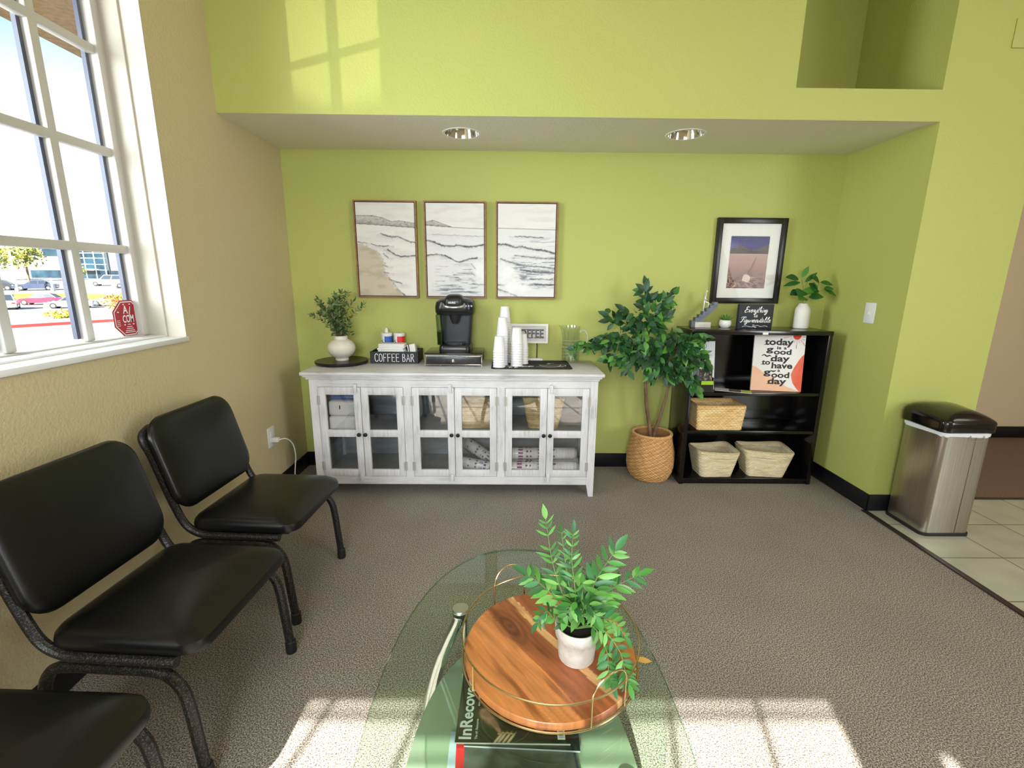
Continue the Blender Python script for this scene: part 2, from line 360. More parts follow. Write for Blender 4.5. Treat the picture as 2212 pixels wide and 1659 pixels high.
SCR = {'E': (.6, [[(.55, .85), (.35, .98), (.15, .82), (.2, .6), (.4, .53), (.15, .42), (.03, .2), (.2, 0), (.55, .15)]]),
       'v': (.42, [[(0, .4), (.1, .42), (.18, .02), (.38, .42), (.45, .38)]]), 'e': (.33, [[(0, .15), (.2, .25), (.27, .4), (.15, .46), (.05, .25), (.12, .02), (.33, .1)]]),
       'r': (.34, [[(0, .2), (.12, .48), (.14, .38), (.27, .4), (.22, .1), (.36, .08)]]),
       'y': (.4, [[(0, .42), (.07, .1), (.2, .05), (.32, .42), (.3, -.1), (.12, -.4), (.02, -.25), (.4, .1)]]),
       't': (.3, [[(0, .1), (.18, .9), (.1, .1), (.25, .02), (.3, .1)], [(.0, .58), (.35, .62)]]),
       'h': (.42, [[(0, .1), (.25, .8), (.2, .98), (.1, .7), (.06, 0), (.2, .42), (.3, .35), (.28, .05), (.42, .1)]]),
       'i': (.24, [[(0, .1), (.1, .42), (.08, .1), (.14, .02), (.24, .1)], [(.13, .6), (.16, .66)]]),
       'n': (.42, [[(0, .1), (.08, .44), (.07, 0), (.22, .42), (.3, .36), (.28, .06), (.42, .1)]]),
       'g': (.4, [[(.3, .38), (.15, .45), (.04, .2), (.15, .02), (.3, .4), (.28, -.15), (.1, -.4), (.02, -.25), (.4, .1)]]),
       's': (.34, [[(0, .1), (.18, .48), (.16, .35), (.28, .12), (.15, 0), (.03, .06)], [(.24, .03), (.36, .1)]]),
       'F': (.55, [[(0, .75), (.1, .95), (.65, .93)], [(.4, .93), (.28, .3), (.12, 0), (0, .1)], [(.15, .5), (.5, .52)]]),
       'u': (.4, [[(0, .35), (.06, .42), (.05, .1), (.15, .02), (.28, .42), (.27, .08), (.4, .1)]]),
       'o': (.36, [[(.18, .45), (.04, .22), (.15, 0), (.3, .2), (.18, .45), (.35, .4)]]),
       'a': (.4, [[(.3, .38), (.15, .46), (.03, .2), (.15, .02), (.3, .42), (.28, .08), (.4, .1)]]),
       'b': (.38, [[(0, .1), (.22, .8), (.15, .95), (.06, .6), (.08, .05), (.25, .05), (.28, .35), (.12, .35), (.38, .35)]]),
       'l': (.26, [[(0, .1), (.22, .8), (.16, .97), (.07, .6), (.1, .03), (.26, .1)]]),
       'c': (.33, [[(.28, .36), (.15, .45), (.03, .2), (.15, 0), (.33, .1)]]),
       'f': (.28, [[(0, .1), (.22, .85), (.14, .95), (.06, .2), (.04, -.35), (.15, -.2), (.05, .05), (.28, .1)]])}
def caps(mb, txt, o, ex, ey, h, w, pen):
    adv = sum(.3 if c == ' ' else .56 for c in txt); k = w/adv; x = 0
    for c in txt:
        if c == ' ': x += .3; continue
        for st in CAPS[c]: mb.ribbon([((x+q[0])*k, q[1]*h) for q in (catmull([(*p, 0) for p in st], 5) if c in 'CO' else [Vector((*p, 0)) for p in st])], pen, o, ex, ey)
        x += .56
def script(mb, txt, o, ex, ey, h, w, pen, slant=.28):
    adv = sum(SCR[c][0] for c in txt); k = w/adv; x = 0
    for c in txt:
        for st in SCR[c][1]:
            q = catmull([(*p, 0) for p in st], 5)
            ps = [((x+p.x)*k+p.y*h*slant, p.y*h) for p in q]; ww = []
            for i in range(len(ps)):
                dy = ps[min(i+1, len(ps)-1)][1]-ps[max(i-1, 0)][1]; ww.append(pen*(1.5 if dy < 0 else .8))
            mb.ribbon(ps, ww, o, ex, ey)
        x += SCR[c][0]
# ------------------------------------------------------------------ room shell
XL, XR, YB, YF, ZS = -1.4565, 2.1743, 3.2493, 2.5871, 2.1408
YR, ZC, XE, YH, XP = -2.06, 3.6, 5.6, 3.96, 2.698
struct('floor', MB().box(XL-.1, 2.16, YR, YB+.1, -.05, 0), CARPET)
struct('floor_tile', MB().box(2.16, XE, YR, 2.745, -.05, 0), TILE)
struct('floor_hall', MB().box(2.16, XE, 2.745, YH+.1, -.05, 0), mat('hall_carpet', (142, 120, 104), .95, spec=.1, c2=(104, 86, 74), nscale=160, bump=.5, bscale=200))
struct('trim_1', MB().rbox(2.140, 2.172, YR, YF, 0, .006, .002), mat('dark_strip', (44, 34, 30), .5))
struct('trim_2', MB().rbox(XP, XE, 2.735, 2.757, 0, .006, .002), MATS['dark_strip'])
struct('ceiling', MB().box(XL-.2, XE+.1, YR-.1, YH+.1, ZC, ZC+.1), CREAM)
WY0, WY1, WZ0, WZ1 = 1.20, 2.137, 1.077, 2.95
wl = MB()
wl.box(XL-.2, XL, YR, YB+.1, -.05, WZ0); wl.box(XL-.2, XL, YR, YB+.1, WZ1, ZC)
wl.box(XL-.2, XL, YR, WY0, WZ0, WZ1); wl.box(XL-.2, XL, WY1, YB+.1, WZ0, WZ1)
struct('wall_left', wl, TAN)
struct('wall_back', MB().box(XL, XR, YB, YB+.1, 0, ZC), GREEN)
wu = MB(); NX0, NX1, NZ0, NZ1 = 1.4224, 2.158, 2.2857, 3.35
def vy(m, x0, x1, z0, z1, y): m.quad((x0, y, z0), (x1, y, z0), (x1, y, z1), (x0, y, z1))
vy(wu, XL, NX0, ZS, ZC, YF); vy(wu, NX0, XR, ZS, NZ0, YF); vy(wu, NX0, XR, NZ1, ZC, YF); vy(wu, NX1, XR, NZ0, NZ1, YF)
wu.quad((NX0, YF, NZ0), (NX1, YF, NZ0), (NX1, YB, NZ0), (NX0, YB, NZ0)); wu.quad((NX0, YF, NZ1), (NX0, YB, NZ1), (NX1, YB, NZ1), (NX1, YF, NZ1))
wu.quad((NX0, YF, NZ0), (NX0, YB, NZ0), (NX0, YB, NZ1), (NX0, YF, NZ1)); wu.quad((NX1, YF, NZ0), (NX1, YF, NZ1), (NX1, YB, NZ1), (NX1, YB, NZ0))
vy(wu, NX0, NX1, NZ0, NZ1, YB-.001)
struct('wall_upper', wu, GREEN)
struct('wall_right', MB().box(XR, XP, YF, YH, 0, ZC), GREEN)
struct('wall_hall', MB().box(XP, XE, YH, YH+.1, 0, ZC), BEIGE)
struct('wall_east', MB().box(XE, XE+.1, YR, YH+.1, 0, ZC), BEIGE)
# soffit with two round holes for the lights
LP = [(-.265, 2.882), (.985, 2.853)]; LR = .098
bm = bmesh.new()
def loop(pts):
    vs = [bm.verts.new(p) for p in pts]
    for i in range(len(vs)): bm.edges.new((vs[i-1], vs[i]))
loop([(XL, YF, ZS), (XR, YF, ZS), (XR, YB, ZS), (XL, YB, ZS)])
for x, y in LP: loop([(x+LR*math.cos(2*PI*i/32), y+LR*math.sin(2*PI*i/32), ZS) for i in range(32)])
bmesh.ops.triangle_fill(bm, use_beauty=True, use_dissolve=False, edges=bm.edges[:])
sf = MB().bm(bm); struct('ceiling_soffit', sf, CREAM)
# rear wall with its shopfront windows (behind the camera; the sun comes in here)
OPN = [(-1.488, -.73, 1.0, 2.75, (-1.363, -1.065)), (-.555, .29, 1.0, 2.75, (-.265, .022)), (.497, .575, 1.0, 2.185, ())]
wr = MB(); xs = XL-.1
for x0, x1, z0, z1, mu in OPN:
    wr.box(xs, x0, YR-.14, YR, 0, ZC); wr.box(x0, x1, YR-.14, YR, 0, z0); wr.box(x0, x1, YR-.14, YR, z1, ZC); xs = x1
wr.box(xs, XE+.1, YR-.14, YR, 0, ZC); struct('wall_rear', wr, BEIGE)
for k, (x0, x1, z0, z1, mu) in enumerate(OPN):
    f = MB(); y0, y1 = YR-.10, YR-.06
    f.box(x0, x0+.004, y0, y1, z0, z1); f.box(x1-.025, x1, y0, y1, z0, z1); f.box(x0, x1, y0, y1, z0, z0+.03); f.box(x0, x1, y0, y1, z1-.03, z1)
    if mu:
        for x in mu: f.box(x-.008, x+.008, YR-.087, YR-.075, z0, z1)
        for z in (1.515, 1.875, 2.235, 2.595): f.box(x0, x1, YR-.087, YR-.075, z-.008, z+.008)
    w = struct('window_%d' % (k+2), f, WHITE)
    MB().box(x0, x1, YR-.083, YR-.079, z0, z1).build('pane', WINGLASS, w)
struct('trim_3', MB().box(-6, 5, -3.10, YR-.14, 2.897, 3.1), mat('stucco', (156, 132, 98), .9, c2=(134, 110, 78), nscale=30, bump=.6, bscale=60))
struct('trim_4', MB().box(-2.9, XL-.2, YR-1, 9, 2.80, 3.0).box(-2.9, -2.75, YR-1, 9, 2.78, 3.1), MATS['stucco'])
# left window
f = MB(); fx0, fx1 = -1.665, -1.612
f.rbox(fx0, fx1, WY1-.045, WY1, WZ0+.0, WZ1, .006); f.rbox(fx0, fx1, WY0, WY0+.045, WZ0, WZ1, .006)
f.rbox(fx0, fx1, WY0, WY1, WZ0, WZ0+.018, .005); f.rbox(fx0, fx1, WY0, WY1, WZ1-.045, WZ1, .006)
win = struct('window_1', f, WINW)
mu = MB()
for y in (1.843, 1.54): mu.rbox(-1.655, -1.625, y-.0175, y+.0175, WZ0+.02, WZ1-.02, .005)
for z in (1.455, 1.837, 2.21, 2.58): mu.rbox(-1.655, -1.624, WY0+.03, WY1-.03, z-.0165, z+.0165, .005)
mu.build('muntin_grid', WINW, win)
gk = MB()
for y in (1.843, 1.54, WY1-.045+.017): gk.box(-1.668, -1.652, y-.031, y-.0172, WZ0+.03, WZ1-.045)
gk.build('outer_grille', mat('dark_navy_gasket', (70, 74, 96), .5), win)
MB().box(-1.645, -1.640, WY0+.02, WY1-.02, WZ0+.01, WZ1-.02).build('pane', WINGLASS, win)
jb = MB()
jb.rbox(-1.615, -1.535, WY1-.012, WY1+.004, WZ0, WZ1, .003); jb.rbox(-1.615, -1.535, WY0-.004, WY0+.012, WZ0, WZ1, .003); jb.rbox(-1.615, -1.535, WY0, WY1, WZ1-.012, WZ1+.004, .003)
jb.box(-1.535, XL+.0015, WY1-.004, WY1+.002, WZ0, WZ1); jb.box(-1.535, XL+.0015, WY0-.002, WY0+.004, WZ0, WZ1)
jb.build('jamb', mat('white_jamb', (196, 190, 176), .6, spec=.3, bump=.15, bscale=95), win)
sl = MB(); sl.rbox(-1.615, XL+.010, WY0-.01, WY1+.003, WZ0-.018, WZ0+.004, .004); sl.rbox(-1.612, -1.54, WY0, WY1, WZ0+.003, WZ0+.012, .003)
sl.build('sill', WHITE, win)
# bases
def base(name, mb): struct(name, mb, BASEB)
def bb(m, x0, x1, y0, y1): m.rbox(x0, x1, y0, y1, 0, .1047, .0025)
t = .007
m_ = MB(); bb(m_, XL+t, XR-t, YB-t, YB); base('baseboard_back', m_)
m_ = MB(); bb(m_, XL, XL+t, YR, YB); base('baseboard_left', m_)
m_ = MB(); bb(m_, XR-t, XR, YF-t, YB); base('baseboard_right', m_)
m_ = MB(); bb(m_, XR-t, XP+t, YF-t, YF); base('baseboard_front', m_)
m_ = MB(); bb(m_, XP, XE, YH-t, YH); base('baseboard_hall', m_)
# recessed lights
for k, (x, y) in enumerate(LP):
    L = thing('recessed_light', ('round chrome recessed ceiling light, the one above the coffee maker', 'round chrome recessed ceiling light, the one nearer the bookshelf')[k], 'light', (x, y, ZS), group='recessed ceiling lights')
    MB().lathe([(LR-.004, -.001), (LR+.004, -.004), (LR+.012, -.003), (LR+.013, 0), (LR, .001)], (x, y, ZS), 40, cap=False).build('trim_ring', WHITE, L)
    MB().lathe([(LR-.002, -.001), (.09, .03), (.072, .075), (.052, .105), (.05, .11)], (x, y, ZS), 40, cap=False).build('reflector', CHROME, L)
    MB().lathe([(.0, .04), (.03, .045), (.045, .065), (.05, .11)], (x, y, ZS), 24, cap=False).build('bulb', mat('dim_bulb', (150, 150, 152), .25), L)
# wall plates
def plate(name, label, cat, o, ax, w, h, m, extra=None): ...
sw = thing('light_switch', 'white light switch plate on the green wall right of the bookshelf', 'light switch', (XR, 2.827, 1.166))
MB().rbox(XR-.006, XR, 2.785, 2.869, 1.105, 1.227, .003).build('cover_plate', WHITE, sw)
MB().rbox(XR-.016, XR-.005, 2.822, 2.832, 1.155, 1.180, .002).build('toggle', WHITE, sw)
ot = thing('wall_outlet', 'white outlet plate on the tan wall beside the cabinet', 'outlet', (XL, 2.765, .385))
MB().rbox(XL, XL+.006, 2.723, 2.807, .322, .448, .003).build('cover_plate', WHITE, ot)
for z in (.366, .404): MB().rbox(XL+.005, XL+.009, 2.748, 2.782, z-.015, z+.015, .003).build('socket', PAPER, ot)
pc = thing('power_cord', 'white power cord plugged into the outlet by the cabinet', 'cord', (XL+.03, 2.765, .36))
MB().rbox(XL+.009, XL+.05, 2.750, 2.780, .352, .380, .006).build('plug', WHITE, pc)
MB().tube(catmull([(XL+.048, 2.765, .366), (XL+.08, 2.795, .362), (XL+.095, 2.84, .31), (XL+.09, 2.872, .22), (XL+.075, 2.875, .11), (XL+.07, 2.88, .02), (XL+.12, 2.95, .005), (XL+.2, 3.0, .005)], 6), .0035, 8).build('cable', WHITE, pc)
bp = thing('blank_wall_plate', 'small green-painted blank plate high on the wall right of the niche', 'wall plate', (2.50, YF, 2.52))
MB().rbox(2.455, 2.555, YF-.006, YF, 2.472, 2.60, .003).build('cover_plate', GREEN, bp)
MB().lathe([(.004, 0), (.004, .002), (0, .0025)], (0, 0, 0), 10).xf(Matrix.Translation((2.505, YF-.006, 2.536)) @ Matrix.Rotation(PI/2, 4, 'X')).build('screw', GREEN, bp)
# alarm sticker on the pane
st = thing('window_sticker', 'red octagonal alarm company sticker in the lower corner of the left window', 'sticker', (-1.638, 2.052, 1.168))
cy_, cz_, ro = 2.052, 1.168, .083
def octo(r, x): return [(x, cy_+r*math.sin(PI/8+i*PI/4), cz_+r*math.cos(PI/8+i*PI/4)) for i in range(8)]
RED = mat('sticker_red', (168, 28, 48), .4)
m_ = MB(); m_.loft([octo(ro, -1.6395), octo(ro, -1.6380)]); m_.build('backing', RED, st)
m_ = MB(); a = octo(ro*.93, -1.6374); b = octo(ro*.88, -1.6374)
for i in range(8): m_.quad(a[i-1], a[i], b[i], b[i-1])
m_.build('border_line', WINK, st)
m_ = MB(); EY, EZ = (0, 1, 0), (0, 0, 1)
k_ = ro/.07
def sk(y, z): return (-1.637, cy_+y*k_, cz_+z*k_)
m_.text('A', sk(-.020, .018), EY, EZ, .028*k_, .022*k_, .02); m_.ribbon([(0, 0), (.008*k_, .03*k_)], .004, sk(.006, .010), EY, EZ)
m_.text('COM', sk(-.026, -.014), EY, EZ, .026*k_, .050*k_, .02)
for i, (w, z) in enumerate(((.012, -.022), (.022, -.030), (.03, -.037), (.04, -.044), (.046, -.050))): m_.ribbon([(-w/2*k_, 0), (w/2*k_, 0)], .0028, sk(0, z), EY, EZ)
for s in (-1, 1):
    for i in range(4): m_.ribbon([(-.008, 0), (.008, 0)], .0018, sk(s*.046, -.006-i*.006), EY, EZ)
    for dy, dz in ((.014, .050), (.042, .024), (.020, -.022)): m_.ribbon([(-.002, 0), (.002, 0)], .0045, sk(s*dy, dz), EY, EZ)
m_.build('printed_text', WINK, st)
# ------------------------------------------------------------------ outside, beyond the left window
ASPH = mat('asphalt', (136, 133, 131), .9, c2=(108, 106, 105), nscale=3, stretch=(.3, 1, 1))
g = MB(); g.quad((-130, -60, -1.9), (60, -60, -1.9), (60, 56, -1.9), (-130, 56, -1.9))
g.quad((-130, 57.5, -.95), (60, 57.5, -.95), (60, 160, 2.78), (-160, 160, 2.78)); g.quad((-130, 56, -1.9), (60, 56, -1.9), (60, 57.5, -.95), (-130, 57.5, -.95))
struct('ground', g, ASPH)
lb = MB(); lb.quad((-75, 55.9, -1.86), (-46.5, 55.9, -1.86), (-48, 57.4, -.9), (-78, 57.4, -.9))
lb = lb.build('lawn', mat('lawn_green', (104, 128, 40), .9, c2=(78, 104, 30), nscale=4)); tag(lb, 'green grass bank behind the parked cars outside the window', 'grass'); lb['kind'] = 'stuff'
def along(p, d, t, n, w): return (p[0]+d[0]*t+n[0]*w, p[1]+d[1]*t+n[1]*w)
cd_, cn_ = (.48, .877), (-.877, .48); cp = (-30.3, 29.4)
def strip(w0, w1, z0, z1, t0=-14, t1=16):
    return MB().prism([along(cp, cd_, t0, cn_, w0), along(cp, cd_, t1, cn_, w0), along(cp, cd_, t1, cn_, w1), along(cp, cd_, t0, cn_, w1)], z0, z1)
kb = thing('street_curb', 'red-painted curb with a pale concrete walk across the parking lot', 'curb', (*cp, -1.9))
strip(0, .3, -1.9, -1.72).build('painted_edge', mat('red_curb', (176, 58, 56), .8), kb)
strip(.3, 3.6, -1.9, -1.73).build('concrete_walk', mat('concrete', (168, 164, 158), .9), kb)
def leafball(mb, c, r, n, L, cols):
    for i in range(n):
        d = rvec(); p = Vector(c)+Vector((d.x*r[0], d.y*r[1], d.z*r[2]))*rnd(.55, 1); leaf(mb, p, d+rvec()*.6, rvec(), L*rnd(.7, 1.3), L*.6, random.choice(cols))
def shrub(label, c, r, n, L, cols, z0):
    o = thing('shrub', label, 'shrub', (c[0], c[1], z0)); mb = MB()
    for k in range(5): leafball(mb, (c[0]+rnd(-.6, .6)*r[0], c[1]+rnd(-.6, .6)*r[1], z0+r[2]), (r[0]*.7, r[1]*.7, r[2]), n//5, L, cols)
    mb.build('foliage', LEAF, o); s = MB()
    for k in range(4): s.tube([(c[0], c[1], z0), (c[0]+rnd(-.4, .4)*r[0], c[1]+rnd(-.4, .4)*r[1], z0+r[2])], .05)
    s.build('stems', mat('bark', (110, 92, 74), .9), o)
shrub('low yellow-green shrub by the walk outside the window', (-32.2, 34.8), (1.0, 1.0, .25), 260, .22, [(190, 190, 60), (150, 165, 50), (200, 150, 60)], -1.73)
shrub('small green tuft by the walk behind the red sticker', (-33.6, 42.0), (.4, .4, .2), 80, .16, [(120, 150, 50), (90, 120, 40)], -1.9)
shrub('clipped hedge with yellow and orange leaves at the right edge of the left window', (-37.6, 47.4), (1.6, 1.3, .65), 800, .28, [(196, 170, 90), (210, 150, 80), (150, 150, 60), (170, 120, 70)], -1.9)
def tree(label, c, z0, h, r, cols, n=700, L=.5):
    o = thing('tree', label, 'tree', (c[0], c[1], z0)); mb = MB()
    for k in range(7): leafball(mb, (c[0]+rnd(-.6, .6)*r, c[1]+rnd(-.6, .6)*r, z0+h*rnd(.5, .95)), (r*.55, r*.55, h*.22), n//7, L, cols)
    mb.build('foliage', LEAF, o)
    s = MB().tube([(c[0], c[1], z0), (c[0]+.1, c[1], z0+h*.5), (c[0], c[1]+.2, z0+h*.85)], [.2, .15, .06]); s.build('trunk', MATS['bark'], o)
TC = [(160, 160, 60), (120, 135, 50), (196, 178, 80), (90, 110, 45)]
tree('yellow-green tree behind the parked cars at the far left edge of the window', (-93, 88), .2, 5.6, 3.2, TC)
tree('leafy tree standing left of the glass-fronted building outside', (-86, 87), .2, 6.0, 2.8, TC)
tree('small bushy tree before the white building outside', (-80, 91), .3, 2.2, 1.5, [(140, 150, 70), (110, 125, 55)], 300, .35)
bd = thing('office_building', 'white office building with dark blue glass across the parking lot', 'building', (-85, 100, .4))
GLB = mat('blue_glass', (34, 62, 76), .15, spec=.5, c2=(16, 34, 46), nscale=.4)
MB().box(-99, -70, 100, 112, .2, 7.0).build('white_wall', mat('bright_stucco', (226, 226, 224), .8), bd)
MB().box(-98, -88, 99.8, 100.1, .4, 2.2).build('window_band', GLB, bd); MB().box(-81.5, -70, 99.8, 100.1, .4, 2.2).build('window_band', GLB, bd)
MB().box(-98, -88, 99.8, 100.1, 5.0, 6.6).build('upper_window_band', GLB, bd)
MB().box(-87.8, -81.8, 99.2, 100.1, .4, 6.9).build('glass_entry', GLB, bd)
mm = MB()
for x in (-87.8, -86, -84, -82): mm.box(x-.08, x+.08, 99.1, 99.3, .4, 6.9)
for z in (2.3, 3.4, 4.6, 5.6): mm.box(-87.8, -81.8, 99.1, 99.3, z-.06, z+.06)
mm.box(-86.5, -83.5, 98, 99.2, 2.2, 2.5); mm.build('mullions', WHITE, bd)
for k, (x, y, h) in enumerate(((-61.6, 60.6, 6), (-58.4, 61.9, 6))):
    o = thing('light_pole', ('white light pole standing before the dark blue car', 'short white light pole right of the dark blue car')[k], 'light pole', (x, y, -.7))
    MB().tube([(x, y, -.75), (x, y, (4.2, .9)[k])], .11, 10).build('pole', WHITE, o); MB().lathe([(.22, 0), (.22, .4), (.16, .45)], (x, y, -.8), 14).build('footing', MATS['concrete'], o)
def car(name, label, color, loc, rz, s=1.0, kind='sedan'):
    o = thing(name, label, 'car', loc, rz); o.scale = (s, s, s)
    suv = kind != 'sedan'; H = 1.75 if suv else 1.42; Lh = 2.25; Wd = .88; hz = .98 if suv else .86
    prof = [(-Lh, .38), (-Lh, .75), (-Lh+.1, hz), (-1.4, hz+.04), (.95, hz), (Lh-.45, hz-.1), (Lh-.05, .62), (Lh, .35), (Lh-.1, .25), (-Lh+.1, .25)]
    def ring(y, k): return [(x*k, y, z if z < .5 else z-(1-k)*.3) for x, z in prof]
    b = MB().loft([ring(-Wd, .975), ring(-Wd+.08, 1), ring(Wd-.08, 1), ring(Wd, .975)])
    if kind == 'pickup': cab = [(-.6, 1.35), (.6, 1.2)]; 
    lo = (-2.15, .95) if kind == 'suv' else (-1.75, 1.0); hi = (-1.95, .25) if kind == 'suv' else (-1.0, .2)
    def cr(x0, x1, w, z): return [(x0, -w, z), (x1, -w, z), (x1, w, z), (x0, w, z)]
    b.loft([cr(lo[0]+.02, lo[1]-.02, .80, hz-.02), cr(hi[0], hi[1], .62, H-.03), cr(hi[0]+.1, hi[1]-.1, .55, H)])
    pm = mat(name+'_paint_'+str(color[0]), color, .25, spec=.6, coat=.5); b.build('body', pm, o, local=True)
    CG_ = mat('car_glass', (48, 56, 66), .1, spec=.8)
    def mix(t, xlo, xhi): return xlo+(xhi-xlo)*t
    za, zb = hz+.04, H-.1; ta, tb = .1, .85
    for sg in (-1, 1):
        for u0, u1 in ((.06, .47), (.52, .94)):
            q = []
            for u, tt, z in ((u0, ta, za), (u1, ta, za), (u1, tb, zb), (u0, tb, zb)):
                x0 = mix(tt, lo[0], hi[0]); x1 = mix(tt, lo[1], hi[1]); q.append((x0+(x1-x0)*u, sg*(mix(tt, .80, .62)+.012), z))
            MB().add(q, [(0, 1, 2, 3)]).build('side_window', CG_, o, local=True)
    for end, xa, xb in ((1, lo[1], hi[1]), (-1, lo[0], hi[0])):
        MB().quad(*[(mix(tt, xa, xb)+.014*end, sy*(mix(tt, .80, .62)-.08), z) for sy, tt, z in ((-1, ta, za), (1, ta, za), (1, tb, zb), (-1, tb, zb))]).build('windscreen', CG_, o, local=True)
    for x in (-1.38, 1.4):
        for y in (-.8, .8):
            wm = MB().lathe([(.2, -.1), (.31, -.1), (.33, -.06), (.33, .06), (.31, .1), (.2, .1)], (0, 0, 0), 20).xf(Matrix.Translation((x, y, .33)) @ Matrix.Rotation(PI/2, 4, 'X')).build('wheel', mat('tyre', (30, 30, 32), .8), o, local=True)
            MB().lathe([(.2, -.09), (.2, .09)], (0, 0, 0), 16).xf(Matrix.Translation((x, y+.02*math.copysign(1, y), .33)) @ Matrix.Rotation(PI/2, 4, 'X')).build('hubcap', mat('alloy', (190, 190, 194), .3, 1), wm, local=True)
    for sy in (-1, 1):
        MB().box(Lh-.16, Lh-.04, sy*.62-.14, sy*.62+.14, .60, .72).build('headlight', WHITE, o, local=True)
        MB().box(-Lh-.01, -Lh+.08, sy*.66-.14, sy*.66+.14, .66, .80).build('tail_light', mat('tail_red', (150, 30, 30), .3), o, local=True)
car('sport_utility_vehicle', 'silver-white sport utility vehicle left of the red car outside', (206, 206, 206), (-47.4, 45.4, -1.9), 2.3, .84, 'suv')
car('sedan', 'red sedan parked outside in the front row of cars', (214, 36, 62), (-51.0, 52.6, -1.9), -2.75, .88)
car('sedan', 'silver-grey sedan parked partly in front of the red car', (160, 166, 178), (-43.4, 47.6, -1.9), -2.65, .83)
car('sedan', 'grey sedan seen through the right-hand bottom pane beside the hedge', (138, 146, 160), (-42.6, 51.6, -1.9), -2.65, .86)
car('sedan', 'dark blue sedan in the farther row outside', (52, 62, 84), (-62.3, 63.8, -.72), -2.6, .95)
car('sedan', 'black car in the farther row at the left edge of the window', (40, 42, 46), (-66.8, 63.0, -.75), -2.6, .95)
car('sport_utility_vehicle', 'grey sport utility vehicle in front of the glass entry outside', (128, 136, 148), (-62.2, 75.2, -.31), -2.75, .95, 'suv')
car('hatchback', 'pale silver hatchback at the right edge of the lot outside', (196, 200, 206), (-55.2, 70.6, -.47), -2.4, .95, 'suv')
# ------------------------------------------------------------------ sideboard
SB = thing('sideboard', 'long whitewashed wooden cabinet with six glass doors against the green wall', 'cabinet', (-.325, 2.98, 0))
SX0, SX1, SY0, SY1 = -1.19, .547, 2.7585, 3.20
PAIRS = [(-1.141, -.631), (-.578, -.065), (-.012, .498)]; DZ0, DZ1 = .132, .703; TOP = .797
tp = MB(); tp.rbox(-1.236, .582, 2.733, 3.222, .776, TOP, .006); tp.rbox(-1.222, .568, 2.742, 3.215, .764, .778, .005); tp.build('top', WOODH, SB)
MB().rbox(-1.208, .556, 2.75, 3.21, .750, .766, .004).build('moulding', WOODH, SB)
y0, y1 = SY0, SY0+.022
MB().box(SX0+.04, SX1-.04, y0, y1, .078, DZ0-.002).build('lower_rail', WOODH, SB); MB().box(SX0+.04, SX1-.04, y0, y1, DZ1+.002, .752).build('upper_rail', WOODH, SB)
for a, b in ((SX0+.03, PAIRS[0][0]-.002), (PAIRS[0][1]+.002, PAIRS[1][0]-.002), (PAIRS[1][1]+.002, PAIRS[2][0]-.002), (PAIRS[2][1]+.002, SX1-.03)): MB().box(a, b, y0+.0005, y1, .10, .74).build('face_stile', WOODV, SB)
INN = mat('grey_wash_interior', (168, 176, 182), .6, c2=(140, 148, 156), nscale=6, stretch=(1, 1, 4))
cs = MB(); cs.box(SX0+.02, SX1-.02, SY1-.012, SY1, .10, .752); cs.box(SX0+.01, SX0+.028, SY0+.02, SY1, .10, .752); cs.box(SX1-.028, SX1-.01, SY0+.02, SY1, .10, .752)
for x in (-.605, -.038): cs.box(x-.009, x+.009, SY0+.022, SY1-.01, .118, .75)
cs.build('carcass', INN, SB)
MB().box(SX0+.02, SX1-.02, SY0+.022, SY1-.01, .10, .118).build('bottom_board', INN, SB)
for a, b in ((SX0+.028, -.614), (-.596, -.047), (-.029, SX1-.028)): MB().box(a, b, SY0+.035, SY1-.012, .394, .412).build('inner_shelf', INN, SB)
for x0, x1 in ((SX0, SX0+.047), (SX1-.047, SX1)):
    for ya, yb in ((SY0-.004, SY0+.045), (SY1-.045, SY1)):
        o_ = x0 if x0 < 0 else x1; s_ = 1 if x0 < 0 else -1
        def rr(z, w): return [(o_, ya, z), (o_+s_*w, ya, z), (o_+s_*w, yb, z), (o_, yb, z)]
        MB().loft([rr(0, .030), rr(.078, .045), rr(.752, .045)]).build('leg', WOODV, SB)
PANE = glass('cabinet_glass', ior=2.2)
HINGE = mat('aged_steel', (196, 194, 192), .4, .5); KNOB = mat('black_iron', (22, 22, 24), .45, .3)
